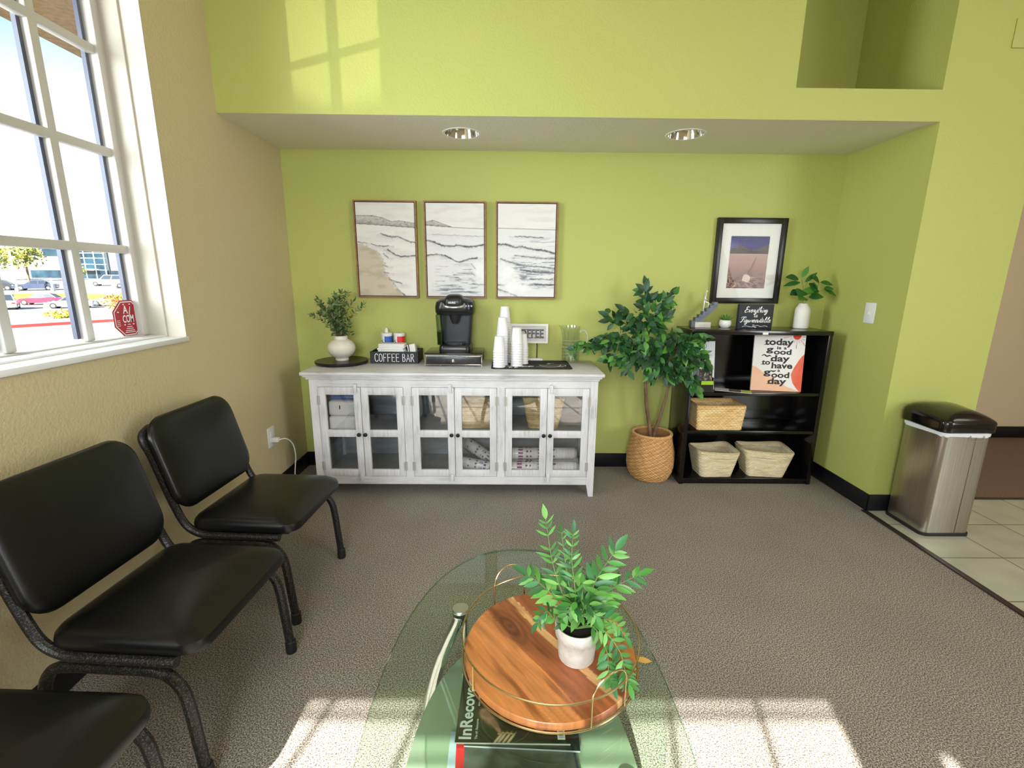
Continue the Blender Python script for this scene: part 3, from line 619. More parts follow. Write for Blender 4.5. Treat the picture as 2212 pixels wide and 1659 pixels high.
for pi, (px0, px1) in enumerate(PAIRS):
    xm = (px0+px1)/2
    for k, (a, b) in enumerate(((px0, xm-.0015), (xm+.0015, px1))):
        d = MB(); ya, yb = SY0-.003, SY0+.018; st = .042
        d.rbox(a, a+st, ya, yb, DZ0, DZ1, .0015); d.rbox(b-st, b, ya, yb, DZ0, DZ1, .0015)
        for z0, z1 in ((DZ0, DZ0+.044), (.389, .434), (DZ1-.047, DZ1)): d.rbox(a+st-.001, b-st+.001, ya+.001, yb, z0, z1, .0015)
        D = d.build('door', WOODV, SB)
        for z0, z1 in ((DZ0+.04, .392), (.43, DZ1-.043)): MB().box(a+st-.004, b-st+.004, SY0+.007, SY0+.010, z0, z1).build('pane', PANE, D)
        kx = xm+(-.0195 if k == 0 else .0195)
        MB().lathe([(.0045, 0), (.0045, .012), (.011, .014), (.0125, .019), (.010, .026), (.0, .028)], (0, 0, 0), 16).xf(Matrix.Translation((kx, ya, .409)) @ Matrix.Rotation(PI/2, 4, 'X')).build('knob', KNOB, D)
        hx = a if k == 0 else b
        for z in (.20, .622):
            h = MB(); h.box(hx-.010, hx+.010, ya-.002, ya+.002, z-.028, z+.028); h.tube([(hx, ya-.003, z-.029), (hx, ya-.003, z+.029)], .003, 8); h.build('hinge', HINGE, D)
    lx = xm-.0 + (-.027, -.024, .022)[pi]
    MB().rbox(lx-.009, lx+.009, SY0-.022, SY0-.002, .675, .727, .002).build('turn_latch', WOODV, SB)
    lx = xm + (-.018, -.02, .015)[pi]
    MB().rbox(lx-.009, lx+.009, SY0-.022, SY0-.002, .104, .152, .002).build('turn_latch', WOODV, SB)
# ------------------------------------------------------------------ woven baskets
STRAW = [(214, 188, 138), (196, 166, 116), (228, 206, 160), (178, 146, 98)]
def basket(name, label, loc, rz, bw, bd, tw, td, h, rows, cols=STRAW, wv=44, depth=.003, sag=0, rr=.03, rim=True, grp=None, strand=0):
    o = thing(name, label, 'basket', loc, rz, grp); NS = 6; mb = MB(); rng = []; n_ring = None
    nz = rows*4
    base_ring = rrect(1, 1, .2, 5)
    for i in range(nz+1):
        t = i/nz; w = bw+(tw-bw)*t; d = bd+(td-bd)*t; R = rrect(w, d, rr, NS); q = []
        # densify the straight sides
        pts = []
        for j in range(len(R)):
            a, b = R[j], R[(j+1) % len(R)]; L = math.hypot(b[0]-a[0], b[1]-a[1]); k = max(1, int(L/.006)) if L > .02 else 1
            pts.append((a, b, k))
        if n_ring is None: n_ring = [p[2] for p in pts]
        per = 0
        for (a, b, _), k in zip(pts, n_ring):
            for m in range(k):
                u = m/k; q.append((a[0]+(b[0]-a[0])*u, a[1]+(b[1]-a[1])*u))
        rng.append(q)
    n = len(rng[0]); vs = []; cc = []
    for i, q in enumerate(rng):
        t = i/nz; row = min(rows-1, int(t*rows)); fr_ = (t*rows) % 1
        for j, (x, y) in enumerate(q):
            nx, ny = x/(bw/2), y/(bd/2); l = math.hypot(nx, ny) or 1; nx /= l; ny /= l
            wave = abs(math.sin(PI*fr_))*(.55+.45*math.sin(2*PI*wv*j/n+PI*(row % 2)))
            dd = depth*(wave-.3)+depth*.35*(vnoise(np.array([j*.35]), np.array([i*.6]))[0]-.5)
            z = h*t-(sag*t*(.5-.5*math.cos(2*PI*(j/n)*2)) if sag else 0)
            vs.append((x+nx*dd, y+ny*dd, z))
            kk = vnoise(np.array([j*.09+row*11.7]), np.array([row*5.3+.5]))[0]*(len(cols)-1.001); k_ = int(kk); c = np.array(lin(cols[k_]))*(1-kk+k_)+np.array(lin(cols[k_+1]))*(kk-k_); c = c*(.72+.36*wave+.2*vnoise(np.array([j*.5+row*9]), np.array([row*3.3]))[0]); cc.append(tuple(c))
    fs = [(i*n+j, i*n+(j+1) % n, (i+1)*n+(j+1) % n, (i+1)*n+j) for i in range(nz) for j in range(n)]
    mb.v = list(vs); mb.f = fs; mb.c = cc; k0 = len(mb.v)
    # inner face and floor
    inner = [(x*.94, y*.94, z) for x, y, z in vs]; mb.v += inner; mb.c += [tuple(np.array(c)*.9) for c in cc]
    mb.f += [(k0+a, k0+d, k0+c, k0+b) for a, b, c, d in fs]
    top = nz*n
    mb.f += [(top+j, top+(j+1) % n, k0+top+(j+1) % n, k0+top+j) for j in range(n)]
    mb.f += [tuple(k0+j for j in range(n)), tuple(range(n-1, -1, -1))]
    mb.build('woven_body', WEAVE, o, local=True)
    if rim:
        rm = MB(); R = [(vs[top+j][0]*.97, vs[top+j][1]*.97, vs[top+j][2]) for j in range(0, n, 2)]
        rm.tube(R, .006, 6, True); rm.c = [tuple(np.array(lin(cols[0]))*rnd(.8, 1.1)) for _ in rm.v]; rm.build('rim', WEAVE, o, local=True)
    return o
# ------------------------------------------------------------------ things inside the sideboard
WRAP = mat('clear_wrap_white', (232, 232, 230), .25, spec=.6, bump=.8, bscale=22)
for k, (z0, z1, y) in enumerate(((.413, .505, 2.90), (.505, .602, 2.91))):
    o = thing('napkin_pack', ('lower of two plastic-wrapped white napkin packs behind the leftmost cabinet door', 'upper of two plastic-wrapped white napkin packs behind the leftmost cabinet door')[k], 'paper pack', (-1.02, y, z0), group='napkin packs in the cabinet')
    MB().rbox(-1.112, -.938, y-.1, y+.1, z0+.001, z1, .018, 3).build('wrapped_paper', WRAP, o)
    if k: MB().rbox(-1.04, -1.033, y-.102, y-.098, z0+.045, z0+.07, .001).build('printed_mark', INK, o)
o = thing('blue_packet', 'blue plastic packet lying on top of the napkin packs in the cabinet', 'packet', (-1.02, 2.92, .602))
MB().rbox(-1.108, -.955, 2.84, 3.0, .603, .632, .012, 3).build('wrapper', mat('blue_wrap', (44, 74, 140), .3, c2=(90, 120, 180), nscale=9), o)
MB().rbox(-1.108, -.955, 2.842, 2.998, .632, .638, .003).build('label_strip', WRAP, o)
basket('storage_basket', 'square straw basket behind the fourth cabinet door from the left', (-.205, 2.95, .413), .05, .20, .16, .215, .18, .155, 11)
basket('storage_basket', 'tall flared straw basket behind the two rightmost cabinet doors', (.235, 2.95, .413), -.1, .19, .17, .27, .2, .20, 14)
SLV = glass('clear_plastic_wrap', ior=1.4, haze=(236, 236, 240), hazef=.12)
def sleeve(label, p0, p1, prp, n=22):
    p0, p1 = Vector(p0), Vector(p1); d = (p1-p0); L = d.length; M = Matrix.Translation(p0) @ d.to_track_quat('Z', 'Y').to_matrix().to_4x4()
    o = thing('cup_sleeve', label, 'cup pack', p0, group='wrapped cup sleeves in the cabinet'); pr = []
    for i in range(n): z = i*L/n; pr += [(.037, z), (.0395, z+.003), (.0395, z+.005), (.037, z+.006)]
    pr += [(.036, L*.97), (.028, L)]; MB().lathe([(.0, 0)]+pr+[(0, L)], (0, 0, 0), 24).xf(M).build('nested_cups', PAPER, o)
    MB().lathe([(.0, -.02), (.02, -.012), (.041, .003), (.0415, L*.5), (.041, L*.96), (.015, L+.012), (.0, L+.02)], (0, 0, 0), 24).xf(M).build('clear_wrapper', SLV, o)
    q = MB()
    for b0, b1, m0, z0, z1 in ((0, 24, 2, .10, .17), (0, 24, 3, .22, .25), (0, 24, 3, .28, .30), (0, 24, 2, .40, .44), (0, 24, 4, .62, .66)):
        for i in range(b0, b1, m0): q.add([(.0421*math.cos(2*PI*k/24), .0421*math.sin(2*PI*k/24), L*z) for k, z in ((i, z0), (i+1, z0), (i+1, z1), (i, z1))], [(0, 1, 2, 3)])
    q.xf(M).build('printed_label', prp, o)
PRP = mat('purple_print', (110, 60, 150), .5); MAG = mat('plum_print', (120, 40, 100), .5); GRYP = mat('grey_print', (120, 124, 132), .5)
zz = .119
sleeve('wrapped cup sleeve slanting up behind the fourth cabinet door', (-.085, 2.935, zz+.046), (-.34, 3.06, zz+.17), GRYP)
sleeve('purple-printed cup sleeve lying lowest behind the fourth cabinet door', (-.10, 2.82, zz+.045), (-.31, 2.91, zz+.047), PRP)
sleeve('front cup sleeve with a plum print at the bottom right of the cabinet', (.02, 2.83, zz+.046), (.46, 2.83, zz+.046), MAG)
sleeve('cup sleeve lying behind the plum-printed one at the bottom right of the cabinet', (.03, 2.925, zz+.046), (.47, 2.925, zz+.046), GRYP)
sleeve('cup sleeve on top of the others at the bottom right of the cabinet', (.03, 2.88, zz+.122), (.45, 2.885, zz+.122), MAG)
sleeve('rearmost cup sleeve at the bottom right of the cabinet', (.04, 3.02, zz+.046), (.46, 3.02, zz+.046), GRYP)
# ------------------------------------------------------------------ bookshelf
BW = mat('black_veneer', (13, 12, 13), .16, spec=.6, bump=.03, bscale=30)
BS = thing('bookshelf', 'low black wooden bookshelf with three shelves beside the light switch wall', 'bookshelf', (1.61, 3.09, 0))
bx0, bx1, by0, by1, bh = 1.165, 2.057, 2.948, 3.235, 1.041
for a, b in ((bx0, bx0+.027), (bx1-.027, bx1)): MB().rbox(a, b, by0, by1, 0, bh-.027, .0015).build('side_panel', BW, BS)
MB().rbox(bx0-.002, bx1+.002, by0-.002, by1, bh-.027, bh, .002).build('top', BW, BS)
MB().box(bx0+.02, bx1-.02, by1-.008, by1-.002, .02, bh-.02).build('back_panel', BW, BS)
SHZ = (.042, .378, .637)
for z in SHZ: MB().rbox(bx0+.026, bx1-.026, by0+.003, by1-.008, z-.02, z, .0015).build('shelf', BW, BS)
MB().box(bx0+.027, bx1-.027, by0+.012, by0+.028, 0, .022).build('kick_board', BW, BS)
MB().box(1.607, 1.642, by0-.0032, by0-.002, bh-.024, bh-.010).build('paper_tab', PAPER, BS)
basket('storage_basket', 'rectangular tan water-hyacinth basket on the middle shelf of the bookshelf', (1.41, 3.06, SHZ[1]+.0006), 0, .30, .19, .325, .215, .165, 14, [(206, 160, 98), (226, 192, 134), (236, 208, 156), (216, 176, 114)], 40, .005, rr=.02)
basket('storage_basket', 'pale straw basket at the left of the bottom shelf', (1.425, 3.055, SHZ[0]+.0006), .03, .215, .17, .285, .215, .185, 20, [(200, 182, 142), (222, 206, 168), (230, 216, 184), (190, 170, 130)], 46, .0035, .012)
basket('storage_basket', 'wider pale straw basket at the right of the bottom shelf', (1.775, 3.06, SHZ[0]+.0006), -.1, .24, .17, .325, .225, .19, 20, [(200, 182, 142), (222, 206, 168), (230, 216, 184), (190, 170, 130)], 50, .0035, .012)
# ------------------------------------------------------------------ waste bin
TR = thing('trash_can', 'tall stainless steel bin with black domed sensor lid on the tiles', 'trash can', (2.393, 2.43, 0))
def tr(w, d, z, r=.035): return [(2.393+x, 2.43+y, z) for x, y in rrect(w, d, r, 6)]
STL = mat('brushed_steel', (196, 190, 182), .3, 1, c2=(178, 170, 160), nscale=5, stretch=(40, 40, .6), contrast=(.3, .7), aniso=.6)
MB().loft([tr(.272, .272, 0), tr(.272, .272, .016)]).build('base_ring', BLACKM, TR)
MB().loft([tr(.262, .262, .014), tr(.262, .264, .575)]).build('steel_body', STL, TR)
ln = []
for z, o_ in ((.566, .003), (.578, .007), (.600, .004)):
    q = tr(.262+o_, .264+o_, z); ln.append([(x, y, zz_+.004*math.sin(i*2.3)*(z < .59)) for i, (x, y, zz_) in enumerate(q)])
MB().loft(ln, cap=False).build('bag_liner', mat('white_bag', (226, 230, 238), .4, bump=.4, bscale=40), TR)
lid = MB().loft([tr(.276, .278, .588), tr(.288, .292, .594, .04), tr(.290, .294, .640, .042), tr(.287, .291, .652, .044), tr(.274, .278, .664, .05), tr(.235, .24, .680, .055), tr(.17, .18, .692, .05), tr(.09, .10, .698, .04), tr(.02, .02, .700, .008)])
def lslope(y, z): return z-.026*min(1, max(0, (z-.640)/.035))*(.5+.5*(2.43-y)/.147)+.012*min(1, max(0, (z-.640)/.035))
lid.v = [(x, y, lslope(y, z)) for x, y, z in lid.v]; LID = lid.build('lid', mat('gloss_black', (12, 12, 13), .14, spec=.6), TR)
MB().lathe([(.0, .004), (.014, .004), (.016, -.004)], (2.405, 2.352, lslope(2.352, .688)), 20).build('sensor', BLACKM, LID)
mm = MB()
for i in range(6): mm.ribbon([(i*.012, 0), (i*.012+.008, .003), (i*.012+.009, -.002)], .003, (2.405-.036, 2.322, lslope(2.322, .676)+.004), (1, 0, 0), (0, .95, .3))
mm.build('gold_lettering', mat('gold_print', (214, 180, 90), .35, .7), LID)
mm = MB(); yy = 2.43-.132-.004
mm.tube([(2.40, yy, .575), (2.40, yy-.004, .548), (2.47, yy-.004, .548), (2.47, yy, .575)], .0022, 6); mm.build('bag_clip', STEELWIRE, TR)
MB().box(2.4346, 2.4354, yy+.0030, yy+.006, .02, .57).build('seam', mat('seam_grey', (96, 90, 84), .4, .6), TR)
# ------------------------------------------------------------------ chairs
VIN = mat('black_vinyl', (7, 7, 8), .33, spec=.42, bump=.05, bscale=160); FRM = mat('hammered_black_metal', (26, 25, 25), .38, .4, c2=(92, 88, 82), nscale=260, contrast=(.5, .72), bump=.25, bscale=240)
def cushion(w, d, h, r, crown=.012):
    mb = MB(); rings = []
    for ins, z in ((.030, 0), (.010, .004), (.001, .016), (0, h*.5), (.003, h*.72), (.012, h*.9), (.030, h), (.075, h+crown*.55), (.13, h+crown*.85)):
        rings.append([(x, y, z) for x, y in rrect(w-2*ins, d-2*ins, max(.012, r-ins*.3), 7)])
    rings.append([(x*.1, y*.1, h+crown) for x, y, _ in rings[0]]); return mb.loft(rings)
def chair(label):
    c = thing('stacking_chair', label, 'chair', group='black waiting room chairs along the tan wall'); hw = .222
    # local frame: +x is the way the chair faces, y across, origin under the seat centre
    s = cushion(.405, .455, .062, .055, .016); s.v = [(x-.003+.018*(x > .1)*(z > .012)*(z < .05), y, z+.381-.06*max(0, x-.13)) for x, y, z in s.v]; S_ = s.build('seat', VIN, c, local=True)
    b = cushion(.378, .470, .040, .085, .012); M = Matrix.Translation((-.284, 0, .640)) @ Matrix.Rotation(math.radians(75), 4, 'Y'); b.xf(M)
    # rotate so that the cushion's top points forward
    b.build('backrest', VIN, c, local=True)
    up = []
    for s_ in (1, -1):
        p = [(-.336, s_*hw*.62, .788), (-.336, s_*hw*.86, .782), (-.330, s_*hw, .757), (-.305, s_*hw, .69), (-.268, s_*hw, .56), (-.232, s_*hw, .452), (-.205, s_*hw, .405), (-.165, s_*hw, .380), (-.11, s_*hw, .372), (.02, s_*hw, .371), (.15, s_*hw, .371)]
        up.append(p)
    path = catmull(list(reversed(up[0]))+up[1], 5); MB().tube(path, .0145, 10, flat=1.0).build('back_frame', FRM, c, local=True)
    for s_ in (1, -1):
        y = s_*(hw+.004)
        lf = catmull([(-.03, y, .346), (.06, y, .346), (.115, y, .338), (.150, y, .305), (.166, y, .255), (.178, y, .12), (.186, y, .012)], 6)
        lr = catmull([(-.03, y, .346), (-.13, y, .346), (-.185, y, .335), (-.215, y, .300), (-.235, y, .24), (-.268, y, .12), (-.292, y, .012)], 6)
        for q in (lf, lr):
            L_ = MB().tube(q, .0155, 10).build('leg', FRM, c, local=True)
            e_ = q[-1]; MB().lathe([(.0185, 0), (.0195, .004), (.0185, .045), (.0155, .048)], (e_.x, e_.y, 0), 12).build('foot_cap', BLACKM, L_, local=True)
    for x in (.12, -.12): MB().rbox(x-.012, x+.012, -hw, hw, .352, .366, .003).build('cross_bar', FRM, c, local=True)
    MB().rbox(-.19, .17, -.19, .19, .366, .384, .004).build('seat_board', BLACKM, c, local=True)
    return c
CH = chair('black vinyl stacking chair nearest the white cabinet, its seat before the outlet')
CH.location = (-1.010, 1.866, 0); CH.rotation_euler = (0, 0, math.radians(-3))
dup(CH, (-.990, 1.268, 0), math.radians(-3.5), 'black vinyl stacking chair in the middle of the row by the tan wall')
dup(CH, (-1.005, .672, 0), math.radians(-2), 'black vinyl stacking chair of which only the seat and front legs show')
# ------------------------------------------------------------------ glass coffee table
TZ = .43; CT = thing('coffee_table', 'oval glass coffee table with chrome legs and a frosted lower shelf', 'coffee table', (.041, .85, 0))
GT = glass('green_tinted_glass', (.86, .93, .88), 1.5); GE = mat('glass_edge_green', (120, 160, 140), .15, spec=.8)
def oval(a, b, n, z, k=96): return [(.041+x, .85+y, z) for x, y in superell(a, b, n, k)]
MB().loft([oval(.337, .622, 2.25, TZ-.010), oval(.337, .622, 2.25, TZ)]).build('glass_top', GT, CT)
MB().loft([oval(.3372, .6222, 2.25, TZ-.0085), oval(.3385, .6235, 2.25, TZ-.005), oval(.3372, .6222, 2.25, TZ-.0015)], cap=False).build('polished_edge', glass('edge_glass', (.55, .74, .66), 1.6), CT)
MB().loft([oval(.280, .47, 2.3, .192), oval(.280, .47, 2.3, .200)]).build('lower_shelf', glass('frosted_glass', (.86, .95, .90), 1.5, .08, (150, 166, 144), .85), CT)
FRST = mat('brushed_aluminium', (200, 204, 200), .3, 1)
for sx_ in (-1, 1):
    for sy_ in (-1, 1):
        def P_(x, y, z): return (.041+sx_*x, .85+sy_*y, z)
        q = catmull([P_(.170, .310, .418), P_(.180, .316, .385), P_(.208, .333, .31), P_(.240, .345, .215), P_(.268, .355, .10), P_(.283, .36, .0)], 7)
        L_ = MB().tube(q, [.0185]*(len(q)-1)+[.0195], 20).build('leg', CHROME, CT)
        x, y, _ = P_(.170, .310, 0); ct_ = .008 if sx_ < 0 else .0007; MB().lathe([(.0, TZ+ct_), (.0220, TZ+ct_), (.0232, TZ+ct_*.75), (.0232, TZ+.0002), (.014, TZ+.0002)], (x, y, 0), 28).build('cap', FRST, L_)
        MB().lathe([(.0185, TZ-.024), (.0225, TZ-.018), (.0225, TZ-.0105), (.0, TZ-.0105)], (x, y, 0), 24).build('collar', CHROME, L_)
        x, y, _ = P_(.158, .312, 0); m_ = MB().tube([(x, y, .20), (x, y, TZ-.022)], .008, 14); m_.lathe([(.013, .2005), (.013, .206), (.008, .207)], (x, y, 0), 20); m_.build('shelf_post', CHROME, CT)
# ------------------------------------------------------------------ round tray
TR_C = (.109, 1.003); R_ = .208
TY = thing('serving_tray', 'round acacia wood tray with a gold wire rail on the glass table', 'tray', (*TR_C, TZ))
def woodfn(U, V):
    x = (U-.5)*2; y = (V-.5)*2; a = math.radians(35)
    u = x*math.cos(a)+y*math.sin(a); v = -x*math.sin(a)+y*math.cos(a)       # v runs along the boards
    brd = np.array([-1.2, -.62, -.28, .06, .16, .55, .9, 1.3]); tone = [(204, 130, 72), (210, 136, 78), (166, 96, 56), (230, 178, 120), (154, 86, 52), (198, 124, 70), (212, 142, 86)]
    w = u+.014*np.sin(v*2.3+1)+.006*np.sin(v*7)
    idx = np.clip(np.searchsorted(brd, w)-1, 0, 6); c = np.array(tone, float)[idx]
    g = fbm(w*18+idx*7, v*2.2+idx*3, 4); r = .5+.5*np.sin((w*26+fbm(w*3, v*1.4)*16+idx*5))
    g2 = fbm(w*70+idx*5, v*3.0+idx, 3); c = c*(.70+.28*g[:, None]+.08*r[:, None]+.20*g2[:, None])
    k = np.exp(-(((u+.19)/.15)**2+((v-.55)/.34)**2)**1.5); rg = .5+.5*np.sin(40*np.sqrt(((u+.19)/.5)**2+((v-.55)/1.1)**2)+6*g)
    c = mixc(c, (84, 42, 24), np.clip(k*(.4+.5*rg), 0, .9))
    dk = np.clip((fbm(w*9+3, v*1.1, 3)-.62)*6, 0, 1); c = mixc(c, (92, 42, 20), dk*.6)
    return np.clip(c, 0, 255)
pl = MB(); nr, na = 90, 220; zt = TZ+.021
vs = [(TR_C[0]+R_*(i/nr)*math.cos(2*PI*j/na), TR_C[1]+R_*(i/nr)*math.sin(2*PI*j/na), zt) for i in range(nr+1) for j in range(na)]
UU = np.array([((p[0]-TR_C[0])/R_/2+.5, (p[1]-TR_C[1])/R_/2+.5) for p in vs]); cc = srgb2lin(woodfn(UU[:, 0], UU[:, 1])/255)
pl.v = vs; pl.c = [tuple(c) for c in cc]; pl.f = [(i*na+j, i*na+(j+1) % na, (i+1)*na+(j+1) % na, (i+1)*na+j) for i in range(nr) for j in range(na)]
k0 = len(pl.v)
for rr_, z_ in ((R_+.003, zt-.004), (R_+.003, TZ+.005), (R_, TZ+.003)):
    for j in range(na): pl.v.append((TR_C[0]+rr_*math.cos(2*PI*j/na), TR_C[1]+rr_*math.sin(2*PI*j/na), z_)); pl.c.append(tuple(cc[nr*na+j]*.85))
prev = nr*na
for q in range(3):
    cur = k0+q*na; pl.f += [(prev+j, prev+(j+1) % na, cur+(j+1) % na, cur+j) for j in range(na)]; prev = cur
pl.f.append(tuple(prev+j for j in range(na-1, -1, -1)))
pl.build('wooden_plate', painted('polished_wood', .32, .5, coat=.25), TY, sharp=50)
GOLD = mat('gold_wire', (204, 180, 136), .25, 1); RW = R_+.0075
MB().ring((*TR_C, TZ+.0035), RW, .0026, 96).build('bottom_ring', GOLD, TY); MB().ring((*TR_C, TZ+.074), RW, .0022, 96).build('rail_ring', GOLD, TY)
def pol(a, z, r=RW): return (TR_C[0]+r*math.cos(math.radians(a)), TR_C[1]+r*math.sin(math.radians(a)), z)
for a in (35, 212): MB().tube([pol(a, TZ+.004), pol(a, TZ+.074)], .002, 8).build('upright', GOLD, TY)
for ac in (118, -58):
    w_ = 13; q = [pol(ac-w_, TZ+.004), pol(ac-w_, TZ+.06), pol(ac-w_*.95, TZ+.088), pol(ac-w_*.6, TZ+.112), pol(ac, TZ+.122), pol(ac+w_*.6, TZ+.112), pol(ac+w_*.95, TZ+.088), pol(ac+w_, TZ+.06), pol(ac+w_, TZ+.004)]
    MB().tube(catmull(q, 6), .0022, 8).build('handle', GOLD, TY)
# ------------------------------------------------------------------ potted fern on the tray
PC = (.172, .973, zt+.0005)
PF = thing('potted_fern', 'artificial fern in a rough white pot on the wooden tray', 'plant', PC)
pm = MB().lathe([(.0, 0), (.041, 0), (.0435, .004), (.0455, .03), (.047, .060), (.0525, .065), (.054, .090), (.0515, .094), (.0475, .092), (.046, .075), (.0, .075)], PC, 40, cap=False)
pm.build('pot', mat('rough_white_clay', (226, 222, 216), .85, c2=(206, 200, 192), nscale=30, bump=.7, bscale=50), PF, sharp=60)
MB().lathe([(.0, .082), (.025, .083), (.0458, .077)], PC, 24, cap=False).build('soil', mat('dark_soil', (24, 20, 18), .95, bump=1, bscale=150), PF)
FG = [(70, 132, 56), (88, 150, 66), (54, 110, 52), (112, 168, 84), (62, 120, 72)]
fl = MB(); sm = MB(); b0 = Vector((PC[0]-.004, PC[1]-.006, PC[2]+.082))
def frond(pts, n, L, wide=.42, side=1.0):
    wide *= .74; n = int(n*1.35)
    q = catmull([b0]+[Vector(p) for p in pts], 7); sm.tube(q, [.0017*(1-.7*i/len(q)) for i in range(len(q))], 6)
    for i in range(n):
        t = .28+.72*i/(n-1); k = min(len(q)-2, int(t*(len(q)-1))); p = q[k]; d = (q[k+1]-q[k]).normalized(); up = Vector((0, -.5, 1)); s = d.cross(up).normalized(); up2 = s.cross(d)
        sz = L*(1.0-.35*abs(t-.5)*2)
        for sg in (-1, 1): leaf(fl, p, d*.75+s*sg*side+rvec()*.15, up2+rvec()*.3, sz*rnd(.8, 1.15), sz*wide, random.choice(FG), .2)
    leaf(fl, q[-1], d, up2, L*.9, L*.35, random.choice(FG))
def cpt(x, z, y): return (x, y, z)
frond([(.140, .985, .60), (.112, 1.01, .68), (.094, 1.03, .785)], 9, .042, .30)
frond([(.165, .985, .62), (.158, 1.01, .69), (.160, 1.02, .755)], 8, .036, .34)
frond([(.150, 1.0, .64), (.140, 1.02, .70), (.136, 1.05, .74)], 6, .028, .3)
frond([(.19, .98, .60), (.225, 1.0, .66), (.262, 1.01, .715)], 7, .055, .42)
frond([(.20, .97, .59), (.26, .99, .63), (.318, 1.0, .655)], 8, .048, .42)
frond([(.13, .98, .59), (.09, .99, .63), (.052, 1.0, .655)], 6, .05, .45)
frond([(.12, .96, .56), (.095, .955, .59), (.075, .95, .565)], 6, .036, .45)
frond([(.21, .95, .57), (.25, .94, .575), (.275, .93, .545)], 6, .04, .45)
frond([(.20, .93, .57), (.228, .905, .53), (.232, .885, .487), (.236, .87, .476)], 9, .036, .45)
frond([(.215, .925, .57), (.255, .90, .535), (.268, .88, .493), (.272, .862, .480)], 9, .036, .42)
frond([(.18, .95, .60), (.19, .94, .62), (.205, .93, .60)], 6, .045, .45)
frond([(.16, .96, .60), (.15, .94, .62), (.14, .93, .60)], 6, .045, .45)
for i in range(44):
    a = rnd(0, 2*PI); r = rnd(.0, .07); p = Vector((.175+r*math.cos(a), .972+r*math.sin(a)*.7, rnd(.555, .655))); leaf(fl, p, Vector((math.cos(a), math.sin(a)*.6, rnd(-.2, .8))), (0, -.6, 1), rnd(.030, .052), rnd(.009, .014), random.choice(FG))
fl.build('fronds', LEAF, PF); sm.build('stems', mat('stem_green', (110, 150, 80), .6), PF)
lf = MB(); leaf(lf, (.320, .985, TZ+.002), (1, -.25, .02), (0, 0, 1), .042, .02, (222, 176, 96), .0, .05)
lf = lf.build('fallen_leaf', LEAF); tag(lf, 'small dry yellow leaf lying on the glass right of the tray', 'leaf')
# ------------------------------------------------------------------ magazines on the lower shelf
MZ = .2005
def mag(name, label, cx, cy, rz, z, w=.285, d=.212, th=.006, edge=(150, 150, 150), fn=None, txt=None, n=(150, 110), grp='magazines on the lower shelf of the glass table'):
    o = thing('magazine', label, 'magazine', (cx, cy, z), rz, grp)
    MB().rbox(-w/2, w/2, -d/2, d/2, 0.0002, th-.0006, .0008).build('pages', mat('magazine_pages_%d' % edge[0], edge, .6), o, local=True)
    picture('cover', (-w/2, -d/2, th-.0003), (w, 0, 0), (0, d, 0), n[0], n[1], fn, o, painted('glossy_cover', .22, .5), local=True)
    if txt:
        m_ = MB(); txt(m_, th); m_.keep = True; m_.build('lettering', WINK, o, local=True)
    return o
def blob(U, V, cx, cy, rx, ry, a=0):
    x = (U-cx); y = (V-cy); c, s = math.cos(a), math.sin(a); return np.exp(-(((x*c+y*s)/rx)**2+((-x*s+y*c)/ry)**2)**2)
def cover_top(U, V):
    c = np.tile(np.array((40., 40, 36)), (len(U), 1))*(.8+.4*fbm(U*5, V*5))[:, None]
    sk = np.clip(blob(U, V, .29, .30, .055, .13, .55)+blob(U, V, .24, .38, .05, .08)+blob(U, V, .36, .19, .024, .12, .45)+blob(U, V, .42, .36, .045, .035), 0, 1)
    c = mixc(c, (206, 140, 120), sk*(.55+.45*fbm(U*14, V*14)))
    for i, (x, y) in enumerate(((.37, .05), (.41, .065), (.45, .065), (.485, .055))): c = mixc(c, (232, 196, 160), blob(U, V, x, y, .014, .09, -.5)); c = mixc(c, (214, 176, 90), blob(U, V, x+.008, y+.06, .012, .012))
    c = mixc(c, (190, 180, 150), .25*np.exp(-((np.hypot((U-.45)*1.3, V-.3)-.30)/.006)**2))
    rd = np.hypot((U-.735)*1.34, V-.19); c = mixc(c, (196, 40, 52), (rd < .066)*1.0)
    for k in range(5): c = mixc(c, (240, 200, 200), (np.abs(V-.15-.018*k) < .004)*(np.abs(U-.735) < .035)*.7)
    bc = (np.abs(U-.925) < .032)*(np.abs(V-.15) < .1); c = mixc(c, (236, 236, 236), bc*1.0)
    c = mixc(c, (60, 60, 60), (np.abs(U-.928) < .02)*(np.abs(V-.13) < .055)*(np.sin(V*420) > 0)*1.0)
    return c
def txt_top(m, th):
    m.text('InRecovery', (-.104, -.098, th+.0004), (0, 1, 0), (-1, 0, 0), .030, .190, .026)
    m.text('The #1 Resource', (-.088, -.098, th+.0004), (0, 1, 0), (-1, 0, 0), .006, .055, .01)
    m.text('and Much', (-.088, -.005, th+.0004), (0, 1, 0), (-1, 0, 0), .006, .05, .01)
def plain(base, hi, sc=6, seed=0):
    def f(U, V): return mixc(np.tile(np.array(base, float), (len(U), 1)), hi, np.clip(fbm(U*sc+seed, V*sc+seed)*2-.6, 0, 1))
    return f
def cover_dots(U, V):
    c = mixc(np.tile(np.array((92., 94, 92)), (len(U), 1)), (58, 60, 60), np.clip(fbm(U*7, V*7)*2-.6, 0, 1))
    return mixc(c, (206, 40, 52), (U < .07)*1.0)
def cover_lines(U, V):
    c = np.tile(np.array((44., 44, 42)), (len(U), 1)); c = mixc(c, (30, 56, 84), (U > .62)*1.0)
    for x in (.44, .5, .55): c = mixc(c, (214, 196, 160), (np.abs(U-x) < .003)*(V < .45)*1.0)
    return c
def s_txt(m, th): m.text('S', (.075, -.085, th+.0004), (0, 1, 0), (-1, 0, 0), .02, .014, .01)
